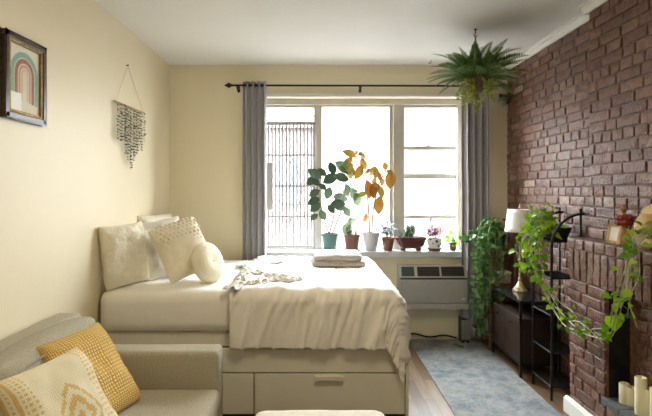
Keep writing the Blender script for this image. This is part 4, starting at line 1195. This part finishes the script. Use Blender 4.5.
# 1 rubber plant in teal pot
Yp = 4.635
p1 = thing('rubber_plant', 'dark leaved rubber plant in a teal pot at the left of the sill', 'plant', (sx(330), Yp, WZ0), SG)
pot(p1, sx(330), Yp, WZ0 + .014, .083, .060, .155, teal_m, rim=.03)
G().lathe([(.070, 0), (.083, .014), (.08, .016), (.001, .010)], (sx(330), Yp, WZ0), 28).build('saucer', terra_m, p1, True)
gs = G(); gl = G()
b0 = V((sx(330), Yp, 1.02))
for tip, bend in (((316, 178), -.03), ((321, 205), -.01), ((346, 176), .08), ((335, 190), .03)):
    e = at(tip[0], tip[1], Yp + rnd(-.04, .04)); m = (b0 + e) / 2 + V((bend * .5, 0, -.02)); gs.tube(spline([b0 + V((rnd(-.02, .02), 0, 0)), m, e], 8), [.0065] * 8 + [.0055] * 9, 6)
LV = [(321, 179, 310, 169), (318, 177, 307, 183), (326, 176, 319, 169), (334, 175, 331, 163), (335, 162, 350, 171), (323, 183, 336, 175), (330, 187, 327, 198), (349, 180, 336, 175), (320, 190, 310, 195),
      (320, 198, 309, 203), (321, 203, 311, 210), (346, 184, 349, 194), (333, 197, 347, 198), (330, 205, 344, 203), (319, 186, 313, 178), (326, 190, 320, 184), (328, 205, 334, 212), (320, 210, 325, 219), (318, 214, 311, 219)]
for (x0, y0, x1, y1) in LV:
    Y = Yp + rnd(-.07, .05); a = at(x0, y0, Y); e = at(x1, y1, Y + rnd(-.03, .03)); d = e - a
    leaf(gl, a, d, V((rnd(-.4, .4), -1, .6)), d.length * 1.15, d.length * .86, 'oval', .25, .12)
gs.build('stems', redstem_m, p1, True); gl.build('foliage', rubber_m, p1, True)

# 2 brown pot: tall autumn-coloured stem and succulent
p2 = thing('potted_plant', 'lanky stem plant with succulent in a brown clay pot with saucer', 'plant', (sx(352), Yp, WZ0), SG)
pot(p2, sx(352), Yp, WZ0 + .012, .080, .062, .145, brownpot_m, rim=.028)
G().lathe([(.078, 0), (.091, .013), (.087, .015), (.001, .010)], (sx(352), Yp, WZ0), 28).build('saucer', brownpot_m, p2, True)
gs = G(); gl = G(); go = G()
b0 = V((sx(352), Yp, 1.01))
def stempx(gs, b, pts, Y, r=.0055): gs.tube(spline([b] + [at(x, y, Y + rnd(-.01, .01)) for x, y in pts], 6), r, 6)
stempx(gs, b0, [(350, 215), (351, 190), (353, 165), (357, 156)], Yp - .01)
stempx(gs, b0 + V((.01, 0, 0)), [(345, 222), (343, 205), (340, 198)], Yp + .02, .003)
for (x0, y0, x1, y1) in [(349, 218, 354, 226), (348, 222, 345, 234), (343, 207, 350, 215), (352, 188, 356, 199), (352, 190, 362, 188), (355, 193, 359, 205), (349, 196, 343, 190), (346, 207, 337, 208)]:
    a = at(x0, y0, Yp + rnd(-.05, .05)); e = at(x1, y1, Yp + rnd(-.05, .05)); d = e - a; leaf(gl, a, d, V((rnd(-.4, .4), -1, .4)), d.length * 1.15, d.length * .8, 'oval', .3, .12)
for (x0, y0, x1, y1) in [(356, 157, 347, 151), (356, 155, 356, 148), (358, 155, 364, 152), (352, 157, 345, 166), (352, 163, 348, 177), (354, 168, 351, 176), (361, 158, 365, 168), (362, 165, 358, 176), (347, 158, 345, 168), (360, 153, 366, 160)]:
    a = at(x0, y0, Yp + rnd(-.05, .05)); e = at(x1, y1, Yp + rnd(-.05, .05)); d = e - a; leaf(go, a, d, V((rnd(-.6, .6), -1, .4)), d.length * 1.25, d.length * .75, 'oval', .6, .25)
for k in range(18):
    c = V((sx(352) + rnd(-.045, .045), Yp + rnd(-.04, .04), 1.01)); h = rnd(.03, .11)
    for j in range(5):
        z = h * (j + 1) / 5; leaf(gl, c + V((0, 0, z)), (rnd(-1, 1), rnd(-1, 1), .5), (0, 0, 1), .03, .024, 'oval', .2)
gs.build('stems', palestem_m, p2, True); gl.build('foliage', sage_m, p2, True); o = go.build('top_foliage', autumn_m, p2, True); o['label'] = 'orange yellow leaves at the top'

# 3 white pot with orange leaved plant
p3 = thing('potted_plant', 'tall plant with yellow orange leaves in a white pot', 'plant', (sx(371), Yp, WZ0), SG)
pot(p3, sx(371), Yp, WZ0, .086, .058, .180, whitepot_m, rim=.0)
gs = G(); gl = G(); b0 = V((sx(371), Yp, 1.03))
stempx(gs, b0 + V((-.012, 0, 0)), [(368.5, 210), (367, 190), (366, 180)], Yp, .007)
stempx(gs, b0 + V((.008, 0, 0)), [(373, 212), (376, 195), (380, 182), (386, 170)], Yp, .007)
for (x0, y0, x1, y1) in [(368, 178, 364, 168), (370, 176, 374, 168), (367, 180, 371, 196), (372, 184, 374, 196), (376, 177, 373, 186), (378, 172, 381, 180), (378, 185, 383, 196), (380, 196, 378, 212), (367, 193, 358, 195),
                         (366, 213, 365, 222), (377, 168, 376, 178), (386, 170, 385, 164), (387, 170, 392, 174), (391, 170, 390, 187), (374, 182, 379, 190), (366, 172, 371, 169), (381, 178, 384, 186)]:
    a = at(x0, y0, Yp + rnd(-.06, .06)); e = at(x1, y1, Yp + rnd(-.06, .06)); d = e - a; leaf(gl, a, d, V((rnd(-.6, .6), -1, .3)), d.length * 1.15, d.length * .72, 'oval', .4, .25)
gs.build('stems', redstem_m, p3, True); gl.build('foliage', autumn_m, p3, True)

# 4 little terracotta pot with bluish sprigs
p4 = thing('potted_plant', 'small bushy plant with bluish leaves in a small terracotta pot', 'plant', (sx(388), Yp, WZ0), SG)
pot(p4, sx(388), Yp, WZ0, .064, .044, .128, terra_m, rim=.022)
gs = G(); gl = G()
for k in range(11):
    b = V((sx(388) + rnd(-.02, .02), Yp + rnd(-.02, .02), .985)); e = b + V((rnd(-.10, .09), rnd(-.06, .05), rnd(.07, .19)))
    P = spline([b, (b + e) / 2 + V((0, 0, .015)), e], 6); gs.tube(P, .002, 4)
    for q in P[3:]:
        for j in range(2): leaf(gl, q, (rnd(-1, 1), rnd(-1, 1), rnd(-.1, .7)), (0, -.5, 1), rnd(.025, .045), .02, 'oval', .3)
gs.build('stems', twig_m, p4); gl.build('foliage', bluegreen_m, p4, True)

# 5 wide footed planter with cactus and spiky plant
p5 = thing('footed_planter', 'wide dark red footed planter with cactus on the sill', 'plant', (sx(411), Yp, WZ0), SG)
def bowl(a, b):
    q = 2 * PI * a; prof = spline([(.095, 0, .028), (.125, 0, .05), (.138, 0, .10), (.148, 0, .105), (.150, 0, .132), (.135, 0, .132), (.132, 0, .112), (.001, 0, .11)], 3)
    i = min(len(prof) - 1, int(round(b * (len(prof) - 1)))); r, z = prof[i].x, prof[i].z
    e = .55; c, s_ = math.cos(q), math.sin(q)
    return (sx(411) + r * math.copysign(abs(c) ** .6, c), Yp + .5 * r * math.copysign(abs(s_) ** .6, s_), WZ0 + z)
G().grid(bowl, 48, 21).build('bowl', oxblood_m, p5, True)
for x in (-.075, .075): G().lathe([(.026, 0), (.030, .03)], (sx(411) + x, Yp, WZ0), 14).build('foot', brownpot_m, p5, True)
gl = G(); gc = G()
for k in range(9):
    b = V((sx(411) + rnd(-.06, .02), Yp + rnd(-.03, .03), .97)); h = rnd(.07, .17); r = rnd(.010, .016); e = b + V((rnd(-.03, .03), 0, h))
    gc.tube(spline([b, (b + e) / 2, e], 5), [r] * 9 + [r * .7, r * .2], 8)
for k in range(14):
    b = V((sx(411) + rnd(-.11, .09), Yp + rnd(-.04, .04), .97)); leaf(gl, b, (rnd(-.7, .5), rnd(-.4, .2), 1), (0, -1, .2), rnd(.07, .24), .014, 'lance', .6)
gc.build('cactus', sage_m, p5, True); gl.build('blades', bluegreen_m, p5, True)

# 6 patterned pot with pink plant
p6 = thing('potted_plant', 'pink leaved plant in a white and navy patterned pot', 'plant', (sx(434.5), Yp, WZ0), SG)
m, nt, b, out = new_mat('navy_pattern'); tc = nd(nt, 'ShaderNodeTexCoord'); vo = nd(nt, 'ShaderNodeTexVoronoi', Scale=26.0); nt.links.new(tc.outputs['Object'], vo.inputs['Vector'])
r = ramp(nt, [(.30, (.03, .04, .09)), (.36, (.72, .70, .68))], vo.outputs[0]); nt.links.new(r.outputs[0], b.inputs['Base Color']); b.inputs['Roughness'].default_value = .3
pot(p6, sx(434.5), Yp, WZ0 + .024, .074, .066, .098, m, rim=.0)
G().lathe([(.058, 0), (.072, .024), (.070, .027), (.001, .022)], (sx(434.5), Yp, WZ0), 28).build('saucer', brownpot_m, p6, True)
gs = G(); gl = G()
for k in range(16):
    b = V((sx(434.5) + rnd(-.04, .04), Yp + rnd(-.03, .03), .975)); e = b + V((rnd(-.10, .10), rnd(-.05, .05), rnd(.05, .19)))
    if k == 0: e = at(430, 216, Yp)
    P = spline([b, (b + e) / 2 + V((0, 0, .02)), e], 5); gs.tube(P, .0018, 4)
    for q in P[3:]: leaf(gl, q, (rnd(-1, 1), rnd(-1, 1), rnd(-.2, .6)), (0, -.5, 1), rnd(.045, .07), .034, 'lance', .4)
gs.build('stems', redstem_m, p6); gl.build('foliage', pink_m, p6, True)

# 7 tiny pot
p7 = thing('potted_plant', 'tiny brown pot with green vine at the right end of the sill', 'plant', (sx(453), Yp, WZ0), SG)
pot(p7, sx(453), Yp, WZ0, .039, .030, .075, mat('dark_clay', (.09, .035, .03), .7), rim=.014)
gs, gl = G(), G()
for e in ((446, 236), (452, 230), (458, 236), (463, 238), (466, 242), (448, 240)):
    b = V((sx(453), Yp, .93)); q = at(e[0], e[1], Yp - .05); vine(gs, gl, [b, (b + q) / 2 + V((0, 0, .03)), q], .002, .028, .045, (0, -.5, .3), spread=.015)
gs.build('stems', greenstem_m, p7); gl.build('foliage', pothos_m, p7, True)

# ------------------------------------------------------------------ light
W = bpy.data.worlds.new('sky'); sc.world = W; W.use_nodes = True
bg = W.node_tree.nodes['Background']; wn = W.node_tree
tcw = nd(wn, 'ShaderNodeTexCoord'); sw = nd(wn, 'ShaderNodeSeparateXYZ'); wn.links.new(tcw.outputs['Generated'], sw.inputs[0])
mrw = nd(wn, 'ShaderNodeMapRange'); mrw.inputs['From Min'].default_value = -1; wn.links.new(sw.outputs[2], mrw.inputs['Value'])
# bright overcast: dim street below, white horizon, much brighter overhead
rw = ramp(wn, [(0.40, (.030, .029, .028)), (0.50, (.036, .036, .036)), (0.60, (.045, .045, .045)), (0.80, (.70, .75, .80))], mrw.outputs[0])
# sky brightened to either side, shaped to light the left wall and bricks
rs = ramp(wn, [(0.40, (.06, .058, .055)), (0.53, (.34, .35, .36)), (0.62, (.46, .48, .50)), (0.80, (.70, .75, .80))], mrw.outputs[0])
ab = nd(wn, 'ShaderNodeMath', operation='ABSOLUTE'); wn.links.new(sw.outputs[0], ab.inputs[0])
ms = nd(wn, 'ShaderNodeMapRange'); ms.inputs['From Min'].default_value = .42; ms.inputs['From Max'].default_value = .62; wn.links.new(ab.outputs[0], ms.inputs['Value'])
mxw = nd(wn, 'ShaderNodeMix', data_type='RGBA'); wn.links.new(ms.outputs[0], mxw.inputs['Factor']); wn.links.new(rw.outputs[0], mxw.inputs['A']); wn.links.new(rs.outputs[0], mxw.inputs['B'])
wn.links.new(mxw.outputs['Result'], bg.inputs[0]); bg.inputs[1].default_value = 62.0
def area(name, loc, rot, sx_, sy_, e, c, portal=False):
    l = bpy.data.lights.new(name, 'AREA'); l.shape = 'RECTANGLE'; l.size = sx_; l.size_y = sy_; l.energy = e; l.color = c
    o = bpy.data.objects.new(name, l); col.objects.link(o); o.location = loc; o.rotation_euler = rot
    if portal: l.cycles.is_portal = True
    return o
area('window_portal', ((WX0 + WX1) / 2, YW + .02, (WZ0 + WZ1) / 2), (R(-90), 0, 0), WX1 - WX0, WZ1 - WZ0, 1, (1, 1, 1), True)
# added warm fill from behind the camera, not a known window
area('rear_fill_light', (XR - .05, -.65, 1.75), (R(90), 0, R(80)), 1.5, 1.5, 9, (1.0, .88, .62))
# added warm fill overhead for sofa and drawer fronts, no known lamp
area('overhead_fill_light', (.25, 1.7, ZC - .06), (0, 0, 0), .45, .45, 15, (1.0, .87, .58))

cam = bpy.data.cameras.new('camera'); co = bpy.data.objects.new('camera', cam); col.objects.link(co)
co.location = (0, 0, EYE); co.rotation_euler = (R(90), 0, 0)
cam.sensor_width = 36; cam.sensor_fit = 'HORIZONTAL'; cam.lens = 470 / 652 * 36; cam.shift_x = 10 / 652; cam.shift_y = -18 / 652; cam.clip_start = .05
sc.camera = co
sc.view_settings.view_transform = 'Standard'; sc.view_settings.look = 'None'; sc.view_settings.gamma = 1; sc.view_settings.use_curve_mapping = False
sc.view_settings.exposure = 0.55
sc.cycles.use_denoising = True
sc.cycles.max_bounces = 10; sc.cycles.diffuse_bounces = 6; sc.cycles.transparent_max_bounces = 12
